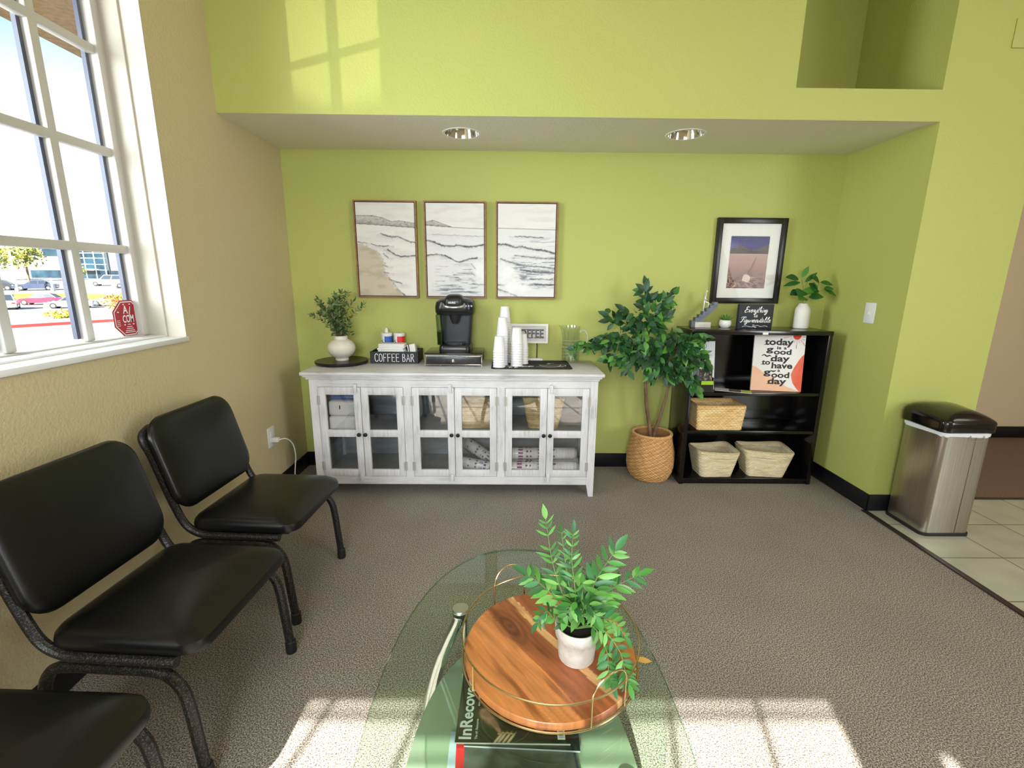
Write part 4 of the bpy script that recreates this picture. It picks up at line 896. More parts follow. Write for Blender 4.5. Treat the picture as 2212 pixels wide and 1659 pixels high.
def r_txt(m, th): m.text('R', (-.10, -.098, th+.0004), (0, 1, 0), (-1, 0, 0), .045, .03, .012)
mag('m', 'lowest magazine in the pile under the tray, its pale blue edge sticking out', .004, .885, .02, MZ, edge=(176, 190, 206), fn=plain((150, 165, 185), (190, 200, 214)))
mag('m', 'magazine with a street photo cover and a white S, near the bottom of the pile', .030, .868, -.03, MZ+.006, edge=(120, 118, 112), fn=plain((66, 58, 46), (150, 136, 110), 16, 4), txt=s_txt)
mag('m', 'dark magazine with a blue corner and thin upright lines on its cover', .028, .925, .12, MZ+.012, fn=cover_lines, edge=(190, 188, 184), txt=r_txt)
mag('m', 'grey magazine with a red spine corner just under the top one', .022, .940, .06, MZ+.018, fn=cover_dots, edge=(200, 198, 196))
mag('m', 'dark magazine peeping out at the right under the top one', .046, 1.03, -.05, MZ+.024, fn=plain((30, 30, 34), (60, 62, 74)), edge=(170, 170, 172))
mag('m', 'topmost magazine, black cover with two hands and white title along its edge', .020, 1.038, -.015, MZ+.030, fn=cover_top, txt=txt_top, edge=(188, 186, 182), n=(230, 170))
# ------------------------------------------------------------------ the three sea pictures
def segd(px, py, pts):
    best = np.full(px.shape, 1e9); side = np.zeros(px.shape)
    for (ax, ay), (bx, by) in zip(pts[:-1], pts[1:]):
        dx, dy = bx-ax, by-ay; L = dx*dx+dy*dy+1e-9; t = np.clip(((px-ax)*dx+(py-ay)*dy)/L, 0, 1)
        ex, ey = px-(ax+t*dx), py-(ay+t*dy); d = np.hypot(ex, ey); m = d < best; best = np.where(m, d, best); side = np.where(m, ey, side)
    return best, side
def sm2(pts): return [(p.x, p.y) for p in catmull([(a, b, 0) for a, b in pts], 5)]
def sea(x0, x1, y0, y1, hills, waves, hor, sand, rough, foam):
    def f(U, V):
        px = x0+(x1-x0)*U; py = y1-(y1-y0)*V; c = np.tile(np.array((236., 234, 231)), (len(U), 1))
        c = mixc(c, (214, 212, 210), np.clip(fbm(px/150, py/40)*1.6-.75, 0, .4))
        if hor: d, s = segd(px, py, hor); below = np.clip((py-hor[0][1])/30, 0, 1); c = mixc(c, (226, 227, 230), below*.7); c = mixc(c, (120, 120, 122), .75*np.exp(-(d/3.2)**2))
        for x, y, k in rough:
            xa, xb = x; ya, yb = y; w = np.clip((px-xa)/140, 0, 1)*np.clip((xb-px)/60, 0, 1)*np.clip((py-ya)/60, 0, 1)*np.clip((yb-py)/40, 0, 1)
            nn = fbm(px/95+fbm(px/60, py/60)*1.2, py/13, 4); c = mixc(c, (104, 112, 128), np.clip((nn-.48)*3.4, 0, .8)*w*k)
        for pts, k, wd in waves:
            q = sm2(pts); jx = py+(fbm(px/16, py/30, 3)-.5)*14; d, s = segd(px, jx, q); k2 = k*(.55+.9*fbm(px/30, py/30, 2)-.15)
            c = mixc(c, (72, 74, 80), np.clip(k2*np.exp(-(d/wd)**2), 0, .95)); c = mixc(c, (150, 152, 158), np.clip(.4*k*np.exp(-np.maximum(s, 0)/22)*(s > 0)*(d < 60)*(fbm(px/40, py/6) > .45), 0, 1))
        if sand: 
            bx = np.interp(py, [p[1] for p in sand], [p[0] for p in sand])+(fbm(px/30, py/14, 3)-.5)*60; a = np.clip((bx-px)/26, 0, 1)*(py > sand[0][1]-10); c = mixc(c, (205, 194, 174), a*.9); c = mixc(c, (176, 166, 148), a*np.clip(fbm(px/90, py/40)*2-.9, 0, .5))
            c = mixc(c, (140, 134, 124), .6*np.exp(-((bx-px)/10)**2)*(py > sand[0][1])*np.clip(fbm(px/20, py/24)*3-1.1, 0, 1))
        for top, bot in hills:
            ty = np.interp(px, [p[0] for p in top], [p[1] for p in top], left=1e5, right=1e5); by = np.interp(px, [p[0] for p in bot], [p[1] for p in bot]); ins = (py > ty)*(py < by)
            c = mixc(c, (150, 146, 142), ins*np.clip(.25+.9*((py-ty)/(by-ty+1e-3))*fbm(px/24, py/10), 0, .9)); c = mixc(c, (86, 82, 80), ins*np.clip(np.exp(-np.abs(py-ty)/3.5)*.8+np.exp(-np.abs(by-py)/5)*.75+np.clip(fbm(px/18+py/26, py/11)*5-2.7, 0, 1)*.3, 0, .85))
        for xa, ya, rx, ry in foam: c = mixc(c, (238, 239, 241), np.clip(1.4-np.hypot((px-xa)/rx, (py-ya)/ry)+(fbm(px/40, py/30)-.5)*1.2, 0, 1))
        return c
    return f
H1 = sea(120, 715, 118, 1012, [([(118, 240), (300, 240), (380, 255), (480, 292), (560, 285), (640, 296), (716, 308)], [(118, 320), (300, 328), (500, 341), (716, 354)])],
         [([(370, 408), (430, 430), (500, 441), (530, 436), (600, 460), (650, 480), (712, 488)], .8, 6), ([(130, 493), (220, 501)], .6, 5), ([(262, 511), (350, 528), (440, 526)], .8, 5), ([(430, 560), (480, 592), (530, 620), (610, 626), (712, 618)], .9, 6),
          ([(385, 600), (430, 640)], .7, 5), ([(350, 704), (420, 726)], .7, 5), ([(380, 778), (430, 792)], .6, 5), ([(430, 850), (560, 890)], .8, 6), ([(505, 950), (590, 1006)], .9, 6)],
         [], [(200, 520), (330, 580), (400, 690), (390, 790), (470, 880), (520, 950), (590, 1012)], [], [])
H2 = sea(796, 1366, 125, 1018, [([(796, 300), (860, 284), (900, 294), (960, 315), (1050, 347)], [(796, 336), (900, 343), (1050, 352)])],
         [([(796, 477), (850, 485), (920, 512), (960, 526), (1060, 530), (1100, 520), (1200, 534), (1280, 526), (1366, 513)], 1.0, 7), ([(800, 618), (900, 610), (975, 622)], .9, 6), ([(975, 622), (1050, 655), (1110, 682), (1200, 656), (1295, 640)], 1.0, 7), ([(850, 415), (1000, 425), (1366, 435)], .3, 4), ([(1240, 700), (1275, 740)], .6, 6), ([(1240, 790), (1275, 810)], .6, 6), ([(1250, 895), (1366, 905)], .6, 7)],
         [(1050, 352), (1366, 362)], None, [((860, 1290), (690, 1020), .8), ((820, 1360), (860, 1020), .6)], [(1330, 760, 70, 110)])
H3 = sea(1470, 2040, 135, 1030, [], [([(1470, 520), (1560, 520), (1650, 546), (1700, 538), (1800, 560), (1930, 576), (2040, 600)], 1.0, 8), ([(1640, 442), (1750, 444), (1920, 452)], .8, 5), ([(1640, 625), (1800, 640), (2040, 655)], .6, 6), ([(1500, 660), (1600, 690), (1750, 720), (2040, 745)], .6, 8), ([(1700, 760), (1850, 785), (2030, 790)], .8, 8), ([(1800, 850), (2030, 860)], .6, 7), ([(1850, 905), (2030, 912)], .8, 9), ([(1474, 915), (1552, 915)], .8, 10), ([(1474, 955), (1560, 985), (1660, 1022)], .7, 8)],
         [(1470, 365), (2040, 376)], None, [((1560, 2080), (600, 960), 1.0), ((1600, 2080), (440, 560), .4)], [(1640, 930, 150, 70), (1560, 800, 90, 90)])
WALNUT = mat('walnut_frame', (158, 114, 70), .45, c2=(128, 88, 52), nscale=12, stretch=(1, 1, 6))
for (x0, x1), fn, lab in (((-1.006, -.600), H1, 'framed sea sketch with hills and a sandy shore, the one nearest the tan wall'), ((-.551, -.148), H2, 'framed sea sketch above the coffee maker, middle of the three'), ((-.083, .321), H3, 'framed sea sketch with dark waves at lower right, above the paper cups')):
    z0, z1 = 1.217, 1.834; y1 = YB-.001; y0 = y1-.036
    o = thing('wall_art', lab, 'picture', ((x0+x1)/2, y1, z0), group='sea triptych'); f = MB(); w_ = .0085
    f.box(x0, x0+w_, y0, y1, z0, z1); f.box(x1-w_, x1, y0, y1, z0, z1); f.box(x0+w_, x1-w_, y0, y1, z0, z0+w_); f.box(x0+w_, x1-w_, y0, y1, z1-w_, z1); f.build('frame', WALNUT, o)
    MB().box(x0+w_, x1-w_, y0+.016, y1, z0+w_, z1-w_).build('backing', INK, o)
    a = w_+.0045; MB().box(x0+a, x1-a, y0+.007, y0+.018, z0+a, z1-a).build('canvas', PAPER, o)
    picture('sketch', (x0+a, y0+.0065, z0+a), (x1-x0-2*a, 0, 0), (0, 0, z1-z0-2*a), 170, 256, fn, o, painted('canvas_print', .8, .1))
# ------------------------------------------------------------------ framed desert photograph
def desert(U, V):
    c = np.tile(np.array((60., 52, 118)), (len(U), 1)); c = mixc(c, (116, 108, 176), np.clip(1-np.hypot((U-.05)/.5, (V-.80)/.12), 0, 1)*.8); c = mixc(c, (34, 28, 78), np.clip((V-.9)*8, 0, .6))
    rid = .80+.05*np.sin(U*7+.4)*np.clip(U*3, 0, 1)-.05*(U < .15)+(fbm(U*14, U*0+3)-.5)*.05; mt = (V < rid)*(V > .66); c = mixc(c, (96, 84, 76), mt*1.0); c = mixc(c, (54, 46, 48), mt*np.clip(fbm(U*22+V*8, V*12)*2.4-.9, 0, .9))
    pl_ = V <= .668; c = mixc(c, (184, 150, 142), pl_*1.0); c = mixc(c, (232, 214, 196), pl_*np.exp(-np.abs(V-.665)/.006)*.8); c = mixc(c, (150, 116, 110), pl_*np.clip((.66-V)*1.8, 0, .75))
    sc = 6+26*np.clip(V+.1, 0, .7); k = np.clip((.46-V)*3.2, 0, 1); cell = np.abs(vnoise(U*sc*2.0, V*sc*3.4)-.5)*2; c = mixc(c, (74, 58, 56), pl_*k*np.clip(1.25-cell*3.2, 0, 1)*.95); c = mixc(c, (222, 200, 186), pl_*k*np.clip(cell*2-1.0, 0, .6))
    tx = .70-.17*np.clip((.62-V)/.34, 0, 1)**1.4; c = mixc(c, (84, 62, 60), pl_*(V > .26)*(V < .62)*np.exp(-((U-tx)/(.008+.03*(.62-V)))**2)*.75)
    st_ = np.hypot((U-.50)/.105, (V-.195)/.075)+(fbm(U*20, V*20)-.5)*.5; c = mixc(c, (232, 212, 200), (st_ < 1)*np.clip(.55+fbm(U*24, V*24)*.6, 0, 1)); return c
o = thing('framed_photograph', 'black-framed desert photograph with white mat above the bookshelf', 'picture', (1.603, YB-.001, 1.2)); x0, x1, z0, z1 = 1.374, 1.836, 1.198, 1.751; y1 = YB-.001; w_ = .036
f = MB()
for a, b in (((x0, z0), (x0+w_, z1)), ((x1-w_, z0), (x1, z1))): f.rbox(a[0], b[0], y1-.028, y1, a[1], b[1], .002)
for a, b in ((z0, z0+w_), (z1-w_, z1)): f.rbox(x0+w_-.002, x1-w_+.002, y1-.0275, y1, a, b, .002)
f.build('frame', mat('black_frame', (18, 17, 17), .3), o)
MB().box(x0+w_-.002, x1-w_+.002, y1-.014, y1, z0+w_-.002, z1-w_+.002).build('mat_board', mat('mat_board', (232, 232, 228), .8), o)
picture('photograph', (1.475, y1-.0145, 1.298), (.258, 0, 0), (0, 0, .338), 130, 170, desert, o)
MB().box(x0+w_-.002, x1-w_+.002, y1-.0185, y1-.0165, z0+w_-.002, z1-w_+.002).build('glazing', glass('picture_glass', ior=1.16), o)
# ------------------------------------------------------------------ on the sideboard
LS = thing('turntable_tray', 'round black tray under the white vase at the cabinet\'s left end', 'tray', (-1.088, 3.048, TOP))
MB().lathe([(.0, .0), (.150, .0), (.150, .005), (.164, .006), (.166, .009), (.166, .020), (.164, .022), (.0, .022)], (-1.088, 3.048, TOP), 72).build('disc', mat('black_stained_wood', (24, 22, 21), .3, bump=.05, bscale=20), LS)
tz = TOP+.0222; VC = (-1.084, 3.048, tz)
VS = thing('flower_vase', 'round cream ceramic vase with leafy sprigs on the black tray', 'vase', VC)
MB().lathe([(.0, 0), (.041, 0), (.042, .003), (.041, .014), (.045, .019), (.068, .034), (.083, .056), (.0875, .077), (.084, .10), (.070, .120), (.050, .133), (.042, .137), (.041, .142), (.042, .157), (.040, .159), (.036, .156), (.036, .13), (.0, .12)], VC, 56).build('body', mat('cream_ceramic', (232, 227, 216), .55, c2=(216, 210, 198), nscale=6, bump=.1, bscale=14), VS)
fl = MB(); sm = MB(); VG = [(78, 108, 62), (96, 124, 74), (62, 92, 54), (116, 138, 90), (128, 128, 96)]
for k in range(26):
    a = rnd(0, 2*PI); sp = rnd(.15, 1); tip = Vector((VC[0]+.185*sp*math.cos(a), VC[1]+.11*sp*math.sin(a), VC[2]+.157+rnd(.16, .285)*(1-.25*sp**2)))
    base_ = Vector((VC[0]+.02*math.cos(a), VC[1]+.02*math.sin(a), VC[2]+.13)); mid = base_.lerp(tip, .5)+Vector((-.02*math.cos(a), -.01*math.sin(a), .03)); q = catmull([base_, mid, tip], 7); sm.tube(q, [.0016*(1-.6*i/len(q)) for i in range(len(q))], 5)
    for i in range(3, len(q)):
        d = (q[i]-q[i-1]).normalized(); s = d.cross(rvec()).normalized()
        for sg in (-1, 1): leaf(fl, q[i], d*.7+s*sg+rvec()*.2, rvec(), rnd(.022, .036), rnd(.010, .014), random.choice(VG), .1)
    leaf(fl, q[-1], d, rvec(), .03, .011, random.choice(VG))
for k in range(95): p = Vector((VC[0], VC[1], VC[2]+.155))+Vector((rnd(-1, 1)*.065, rnd(-1, 1)*.05, rnd(.0, .10))); leaf(fl, p, rvec()+Vector((0, 0, .5)), rvec(), rnd(.02, .034), rnd(.011, .016), random.choice(VG[:3]), .1)
fl.build('leaves', LEAF, VS); sm.build('stems', mat('brown_stem', (84, 72, 52), .8), VS)
# coffee bar caddy
KX0, KX1, KY0, KY1, KH = -.900, -.588, 3.045, 3.235, .078
KD = thing('condiment_caddy', 'black wooden box lettered COFFEE BAR holding canisters and napkins', 'caddy', ((KX0+KX1)/2, (KY0+KY1)/2, TOP)); z0 = TOP+.0003; NAVY = mat('chalkboard_black', (34, 38, 46), .6)
f = MB(); f.box(KX0, KX1, KY0, KY0+.009, z0, z0+KH); f.box(KX0, KX1, KY1-.009, KY1, z0, z0+KH); f.box(KX0, KX0+.009, KY0+.009, KY1-.009, z0, z0+KH); f.box(KX1-.009, KX1, KY0+.009, KY1-.009, z0, z0+KH); f.box(KX0+.008, KX1-.008, KY0+.008, KY1-.008, z0, z0+.007); f.build('box', NAVY, KD)
m_ = MB(); caps(m_, 'COFFEE BAR', (KX0+.030, KY0-.0006, z0+.014), (1, 0, 0), (0, 0, 1), .050, .262, .0042); m_.build('lettering', WINK, KD)
nb = TOP+.0075
def can(label, x, c, lbl):
    o = thing('condiment_canister', label, 'canister', (x, 3.188, nb), group='canisters in the coffee bar box'); C_ = (x, 3.188, nb)
    MB().lathe([(.0, 0), (.036, 0), (.0365, .002), (.0365, .172), (.035, .174), (.0, .174)], C_, 36).build('body', PAPER, o)
    MB().lathe([(.0375, .160), (.0385, .162), (.0385, .176), (.036, .179), (.0, .179)], C_, 36).build('lid', WHITE, o)
    b = MB(); A0, A1 = -1.75, .1
    def arc(a0, a1, r, z0, z1, n=14): b.loft([[(C_[0]+r*math.cos(a0+(a1-a0)*i/n), C_[1]+r*math.sin(a0+(a1-a0)*i/n), C_[2]+z) for i in range(n+1)] for z in (z0, z1)], cap=False); b.f = [q for q in b.f if abs(q[0]-q[1]) <= 1 or True]
    n = 14; vs = [(C_[0]+.0369*math.cos(A0+(A1-A0)*i/n), C_[1]+.0369*math.sin(A0+(A1-A0)*i/n), C_[2]+z) for z in (.006, .158) for i in range(n+1)]
    b = MB().add(vs, [(i, i+1, n+2+i, n+1+i) for i in range(n)]); b.build('colour_band', c, o)
    e_ = MB(); ov = [(-.006+.017*math.cos(2*PI*i/20), .125+.0095*math.sin(2*PI*i/20)) for i in range(20)]
    def wrap(u, z, r=.0373): a = -PI/2-.25+u/.0365; return (C_[0]+r*math.cos(a), C_[1]+r*math.sin(a), C_[2]+z)
    e_.add([wrap(u, z) for u, z in ov], [tuple(range(20))]); e_.build('oval_badge', mat('badge_blue', (30, 50, 120), .4), o)
    t_ = MB()
    for i in range(4): t_.add([wrap(-.016+i*.005, .12+.003*(i % 2), .0376), wrap(-.0125+i*.005, .121, .0376), wrap(-.0125+i*.005, .129, .0376), wrap(-.016+i*.005, .128, .0376)], [(0, 1, 2, 3)])
    for i in range(5): t_.add([wrap(-.018+i*.008, .092, .0376), wrap(-.014+i*.008, .092, .0376), wrap(-.014+i*.008, .108, .0376), wrap(-.018+i*.008, .108, .0376)], [(0, 1, 2, 3)])
    t_.build('lettering', WINK, o); return o
o = can('white canister with a blue band standing in the coffee bar box', -.822, mat('band_blue', (48, 92, 184), .4), 0)
MB().lathe([(.0, .0), (.012, .002), (.012, .024), (.008, .033), (.0, .036)], (-.822, 3.188, nb+.178), 20).build('pour_spout', WHITE, o)
can('white canister with a red band standing in the coffee bar box', -.737, mat('band_red', (222, 44, 44), .4), 0)
o = thing('napkin_stack', 'stack of white folded napkins at the front of the coffee bar box', 'napkins', (-.765, 3.10, nb)); m_ = MB()
for i in range(9): z = nb+.0003+i*.0132; s_ = .006*math.sin(i*1.9); m_.rbox(-.853+s_, -.680+s_, 3.058, 3.146, z, z+.0135, .006, 2)
m_.build('folded_paper', PAPER, o)
o = thing('sweetener_box', 'small white card box leaning in the right corner of the coffee bar box', 'box', (-.635, 3.13, nb)); M = Matrix.Translation((-.630, 3.13, nb+.004)) @ Matrix.Rotation(-.16, 4, 'Y') @ Matrix.Rotation(-.2, 4, 'X')
MB().rbox(-.026, .026, -.035, .035, .008, .104, .002).xf(M).build('card', PAPER, o); MB().box(-.018, -.012, -.0362, -.0352, .008, .107).xf(M).build('stripe', INK, o)
# pod drawer
DX0, DX1, DY0, DY1 = -.527, -.166, 2.962, 3.225
DR = thing('pod_drawer', 'wire-framed coffee pod drawer with a black glass top under the coffee maker', 'drawer unit', ((DX0+DX1)/2, 3.09, TOP)); zb, zt_ = TOP+.010, TOP+.078
w_ = MB(); rr_ = .0032
for z in (zb, zt_-.004): w_.tube([(DX0, DY0, z), (DX1, DY0, z), (DX1, DY1, z), (DX0, DY1, z)], rr_, 8, True)
for x in (DX0, DX1):
    for y in (DY0, DY1): w_.tube([(x, y, TOP+.0005), (x, y, zt_-.002)], rr_, 8)
for x in (DX0+.10, DX1-.10): w_.tube([(x, DY0-.006, zb-.002), (x, DY0-.006, TOP+.003), (x, DY0+.02, TOP+.003)], .0025, 6)
w_.build('wire_frame', CHROME, DR)
MB().rbox(DX0-.004, DX1+.004, DY0-.004, DY1+.004, zt_, zt_+.006, .002).build('glass_top', mat('black_glass', (10, 14, 14), .06, spec=.7), DR)
d_ = MB().rbox(DX0+.010, DX1-.010, DY0-.004, DY0+.006, zb+.004, zt_-.014, .003); d_.box(DX0+.012, DX1-.012, DY0+.006, DY1-.01, zb+.004, zb+.010); d_ = d_.build('drawer', mat('smoked_black', (26, 26, 28), .3, c2=(54, 54, 56), nscale=18), DR)
w_ = MB(); q = [(DX0+.007, DY0-.006, zb+.002), (DX1-.007, DY0-.006, zb+.002), (DX1-.007, DY0-.006, zt_-.012), (DX0+.007, DY0-.006, zt_-.012)]; w_.tube(q, .0026, 8, True); w_.build('drawer_wire', CHROME, d_)
MB().lathe([(.004, 0), (.004, .008), (.010, .012), (.011, .016), (.008, .020), (.0, .021)], (0, 0, 0), 18).xf(Matrix.Translation(((DX0+DX1)/2, DY0-.004, (zb+zt_)/2-.004)) @ Matrix.Rotation(PI/2, 4, 'X')).build('knob', CHROME, d_)
m_ = MB()
for i in range(5): x = DX0+.05+i*.065; m_.lathe([(.022, 0), (.0255, .040), (.0265, .042), (.024, .044), (.0, .044)], (x, DY0+.045, zb+.0105), 20)
m_.build('coffee_pods', mat('pod_foil', (190, 186, 180), .35, .5), DR)
# coffee maker
KM = thing('coffee_maker', 'black single-serve coffee maker with a silver handle on the pod drawer', 'coffee maker', (-.341, 3.09, zt_+.0065)); kz = zt_+.0065; KC = -.341
def sec(w, y0, y1, z, r=.03): return [(KC+x, (y0+y1)/2+y, z) for x, y in rrect(w, y1-y0, r, 6)]
PL = mat('coffee_maker_plastic', (16, 17, 20), .28, spec=.5)
MB().loft([sec(.200, 2.985, 3.205, kz, .03), sec(.205, 2.982, 3.207, kz+.012, .03), sec(.198, 2.986, 3.205, kz+.040, .03), sec(.190, 2.99, 3.203, kz+.046, .028)]).build('base', PL, KM)
MB().loft([sec(.185, 3.085, 3.205, kz+.042, .02), sec(.205, 3.085, 3.208, kz+.18, .02), sec(.215, 3.085, 3.21, kz+.25, .02)]).build('column', mat('navy_black_plastic', (22, 26, 38), .4), KM)
hd = MB().loft([sec(.236, 3.005, 3.212, kz+.238, .045), sec(.248, 2.992, 3.214, kz+.255, .05), sec(.252, 2.988, 3.215, kz+.285, .055), sec(.240, 2.994, 3.213, kz+.318, .06), sec(.200, 3.012, 3.205, kz+.336, .06), sec(.12, 3.05, 3.18, kz+.343, .05)]); hd.build('head', PL, KM)
MB().lathe([(.0, -.060), (.016, -.060), (.022, -.05), (.040, .0), (.044, .012)], (KC, 3.045, kz+.240), 28).build('brew_spout', BLACKM, KM)
ld = MB().loft([[(KC+x, 3.05+y, z) for x, y in rrect(w, d, .03, 6)] for w, d, z in ((.112, .135, kz+.285), (.122, .155, kz+.305), (.118, .150, kz+.338), (.098, .12, kz+.358), (.06, .07, kz+.366))]); LD = ld.build('lid', mat('lid_black', (22, 22, 24), .35), KM)
hn = catmull([(KC-.066, 3.02, kz+.318), (KC-.062, 2.985, kz+.300), (KC-.04, 2.966, kz+.291), (KC, 2.960, kz+.288), (KC+.04, 2.966, kz+.291), (KC+.062, 2.985, kz+.300), (KC+.066, 3.02, kz+.318)], 6)
MB().tube(hn, .0085, 10).build('handle', mat('satin_silver', (200, 201, 204), .25, .9), LD)
m_ = MB().text('KEURIG', (KC-.032, 2.9715, kz+.312), (1, 0, 0), (0, .15, .99), .011, .044, .02); m_.build('lettering', WINK, LD)
MB().loft([[(KC+x, 2.985+y*.35, z) for x, y in rrect(w, .05, .012, 4)] for w, z in ((.098, kz+.298), (.104, kz+.312), (.098, kz+.334))]).build('lid_front', mat('lid_black', (22, 22, 24), .35), LD)
m_ = MB()
for i in range(3): m_.lathe([(.0055, 0), (.0055, .002), (.0, .0025)], (0, 0, 0), 12).v; 
m_ = MB()
for i in range(3): b_k = MB().lathe([(.0065, 0), (.006, .003), (.0, .0035)], (0, 0, 0), 12).xf(Matrix.Translation((KC+.076+i*.017, 2.9925+.004*i, kz+.296)) @ Matrix.Rotation(PI/2, 4, 'X')); m_.add(b_k.v, b_k.f)
m_.build('buttons', mat('button_blue_grey', (140, 150, 190), .3), KM)
rs = MB().loft([[(KC-.092+x*1, 3.06+y, z) for x, y in rrect(w, d, .02, 5)] for w, d, z in ((.040, .13, kz+.048), (.046, .135, kz+.15), (.055, .14, kz+.238))]); rs.build('water_tank', glass('smoky_tank', (.62, .70, .62), 1.4, .02), KM)
MB().loft([[(KC-.094+x, 3.06+y, z) for x, y in rrect(w, d, .018, 5)] for w, d, z in ((.036, .12, kz+.05), (.040, .125, kz+.13))]).build('tank_water', glass('tank_water_tint', (.35, .42, .36), 1.33), KM)
MB().loft([[(KC+x, 3.035+y, kz+z) for x, y in rrect(w, .10, .04, 6)] for w, z in ((.128, .047), (.132, .058), (.128, .062))]).build('drip_tray', PL, KM)
# drying mat with cups
MT = thing('drying_mat', 'black rubber drying mat with white coffee lettering on the cabinet top', 'mat', (.152, 3.03, TOP))
MB().prism([(.152+x, 3.03+y) for x, y in rrect(.512, .305, .022, 6)], TOP+.0003, TOP+.0045, .001).build('rubber_sheet', mat('mat_rubber', (30, 30, 32), .75, bump=.3, bscale=180), MT)
m_ = MB(); mo = TOP+.0050; script(m_, 'coffee', (-.075, 2.935, mo), (1, 0, 0), (0, 1, 0), .085, .24, .0065, .2)
for st_ in ([(.0, .055), (.02, .02), (.06, .0), (.11, .005), (.135, .035), (.14, .065)], [(.0, .055), (.06, .045), (.14, .065)], [(.135, .055), (.165, .06), (.17, .03), (.145, .012), (.115, .012)], [(.05, .085), (.075, .10), (.06, .115), (.10, .12)], [(-.02, -.005), (.06, -.018), (.15, -.004)]): m_.ribbon([(p.x, p.y) for p in catmull([(*p, 0) for p in st_], 5)], .005, (.205, 2.95, mo), (1, 0, 0), (0, 1, 0))
m_.keep = True; m_.build('lettering', WINK, MT)
CUPM = mat('paper_cup_white', (234, 234, 236), .5, spec=.3)
def cupmesh():
    m = MB(); m.lathe([(.0, .099), (.0265, .099), (.0270, .1), (.0275, .098), (.0372, .006), (.0385, .006), (.0400, .003), (.0385, .0), (.0368, .002), (.0362, .008), (.0268, .096), (.0, .096)], (0, 0, 0), 32, cap=False); return m
cz = TOP+.0047; first = None
for x, y, n, lab in ((-.054, 2.930, 7, 'front left stack'), (-.034, 3.012, 14, 'middle stack behind the front left one'), (-.020, 3.096, 18, 'tallest, rearmost stack'), (.058, 2.978, 10, 'front right stack'), (.097, 3.060, 7, 'short stack nearest the sign')):
    for k in range(n):
        pos = 'lowest' if k == 0 else 'topmost' if k == n-1 else '%s from bottom' % ('second', 'third', 'fourth', 'fifth', 'sixth', 'seventh', 'eighth', 'ninth', 'tenth', 'eleventh', 'twelfth', 'thirteenth', 'fourteenth', 'fifteenth', 'sixteenth', 'seventeenth', 'eighteenth')[k-1]
        lb_ = 'white paper cup, %s in the %s' % (pos, lab)
        if first is None: first = cupmesh().build('paper_cup', CUPM); o = first
        else: o = first.copy(); COL.objects.link(o)
        o.location = (x+.0001*math.sin(k*2.1), y, cz+k*.0158+.0002); tag(o, lb_, 'cup', 'upside-down paper cups on the mat')
# little sign
SG = thing('tabletop_sign', 'small white-framed COFFEE sign on a black rod behind the cups', 'sign', (.19, 3.205, TOP)); sx0, sx1, sz0, sz1, sy = .012, .274, .918, 1.050, 3.205
f = MB()
for a in ((sx0+.014, sx1-.014, sz0, sz0+.014), (sx0+.014, sx1-.014, sz1-.014, sz1), (sx0, sx0+.014, sz0, sz1), (sx1-.014, sx1, sz0, sz1)): f.box(a[0], a[1], sy-.010, sy+.010, a[2], a[3])
f.build('frame', mat('painted_white_wood', (228, 226, 222), .6), SG); MB().box(sx0+.01, sx1-.01, sy-.002, sy+.006, sz0+.01, sz1-.01).build('panel', mat('whitewash_panel', (210, 208, 204), .7, c2=(188, 186, 182), nscale=14, stretch=(1, 1, 8)), SG)
m_ = MB().text('COFFEE', (sx0+.026, sy-.0028, sz0+.038), (1, 0, 0), (0, 0, 1), .056, .208, .035)
for i in range(6):
    xa = sx0+.026+i*.0356
    for z in (sz0+.036, sz0+.092): m_.ribbon([(0, 0), (.026, 0)], .006, (xa, sy-.0029, z), (1, 0, 0), (0, 0, 1))
m_.keep = True; m_.build('lettering', mat('galvanised_grey', (92, 94, 98), .5, .3), SG)
MB().tube([(.201, sy+.0, TOP+.012), (.201, sy, sz0)], .0035, 10).build('rod', INK, SG); MB().rbox(.120, .240, sy-.022, sy+.022, TOP+.0005, TOP+.018, .002).build('base', MATS['painted_white_wood'], SG)
# pitcher
GP = thing('glass_pitcher', 'clear glass pitcher with a looped handle at the right end of the cabinet top', 'pitcher', (.428, 3.165, TOP)); gc = (.428, 3.165, TOP+.0005); CG = glass('pitcher_glass', (.97, .985, .98), 1.75)
pr = [(.0, .004), (.052, .004), (.056, .0), (.0585, .004), (.0590, .012), (.0580, .08), (.0565, .16), (.0570, .225), (.0585, .243), (.0570, .244), (.0548, .225), (.0545, .16), (.0560, .08), (.0565, .014), (.0, .012)]
pv = MB().lathe(pr, gc, 48, cap=False)
def spout(p):
    x, y, z = p; h = max(0, (z-gc[2]-.185)/.06); a = math.atan2(y-gc[1], x-gc[0]); k = math.exp(-((abs(a)-PI)/.42)**2)*h*h; return (x-.034*k, y*1, z+.006*k)
pv.v = [spout(p) for p in pv.v]; pv.build('body', CG, GP)
MB().tube(catmull([(gc[0]+.056, gc[1]-.008, gc[2]+.205), (gc[0]+.085, gc[1]-.012, gc[2]+.215), (gc[0]+.108, gc[1]-.014, gc[2]+.185), (gc[0]+.104, gc[1]-.014, gc[2]+.13), (gc[0]+.085, gc[1]-.012, gc[2]+.085), (gc[0]+.058, gc[1]-.008, gc[2]+.072)], 6), .006, 10).build('handle', glass('handle_glass', (.95, .98, .96), 1.6, 0, (236, 240, 236), .25), GP)
m_ = MB()
for z in (.04, .062, .084, .106, .128, .15): m_.ring((gc[0], gc[1], gc[2]+z), .0588, .0007, 48, 6)
m_.build('measure_rings', glass('ring_glass', (.9, .95, .92), 1.5, 0, (240, 244, 240), .6), GP)
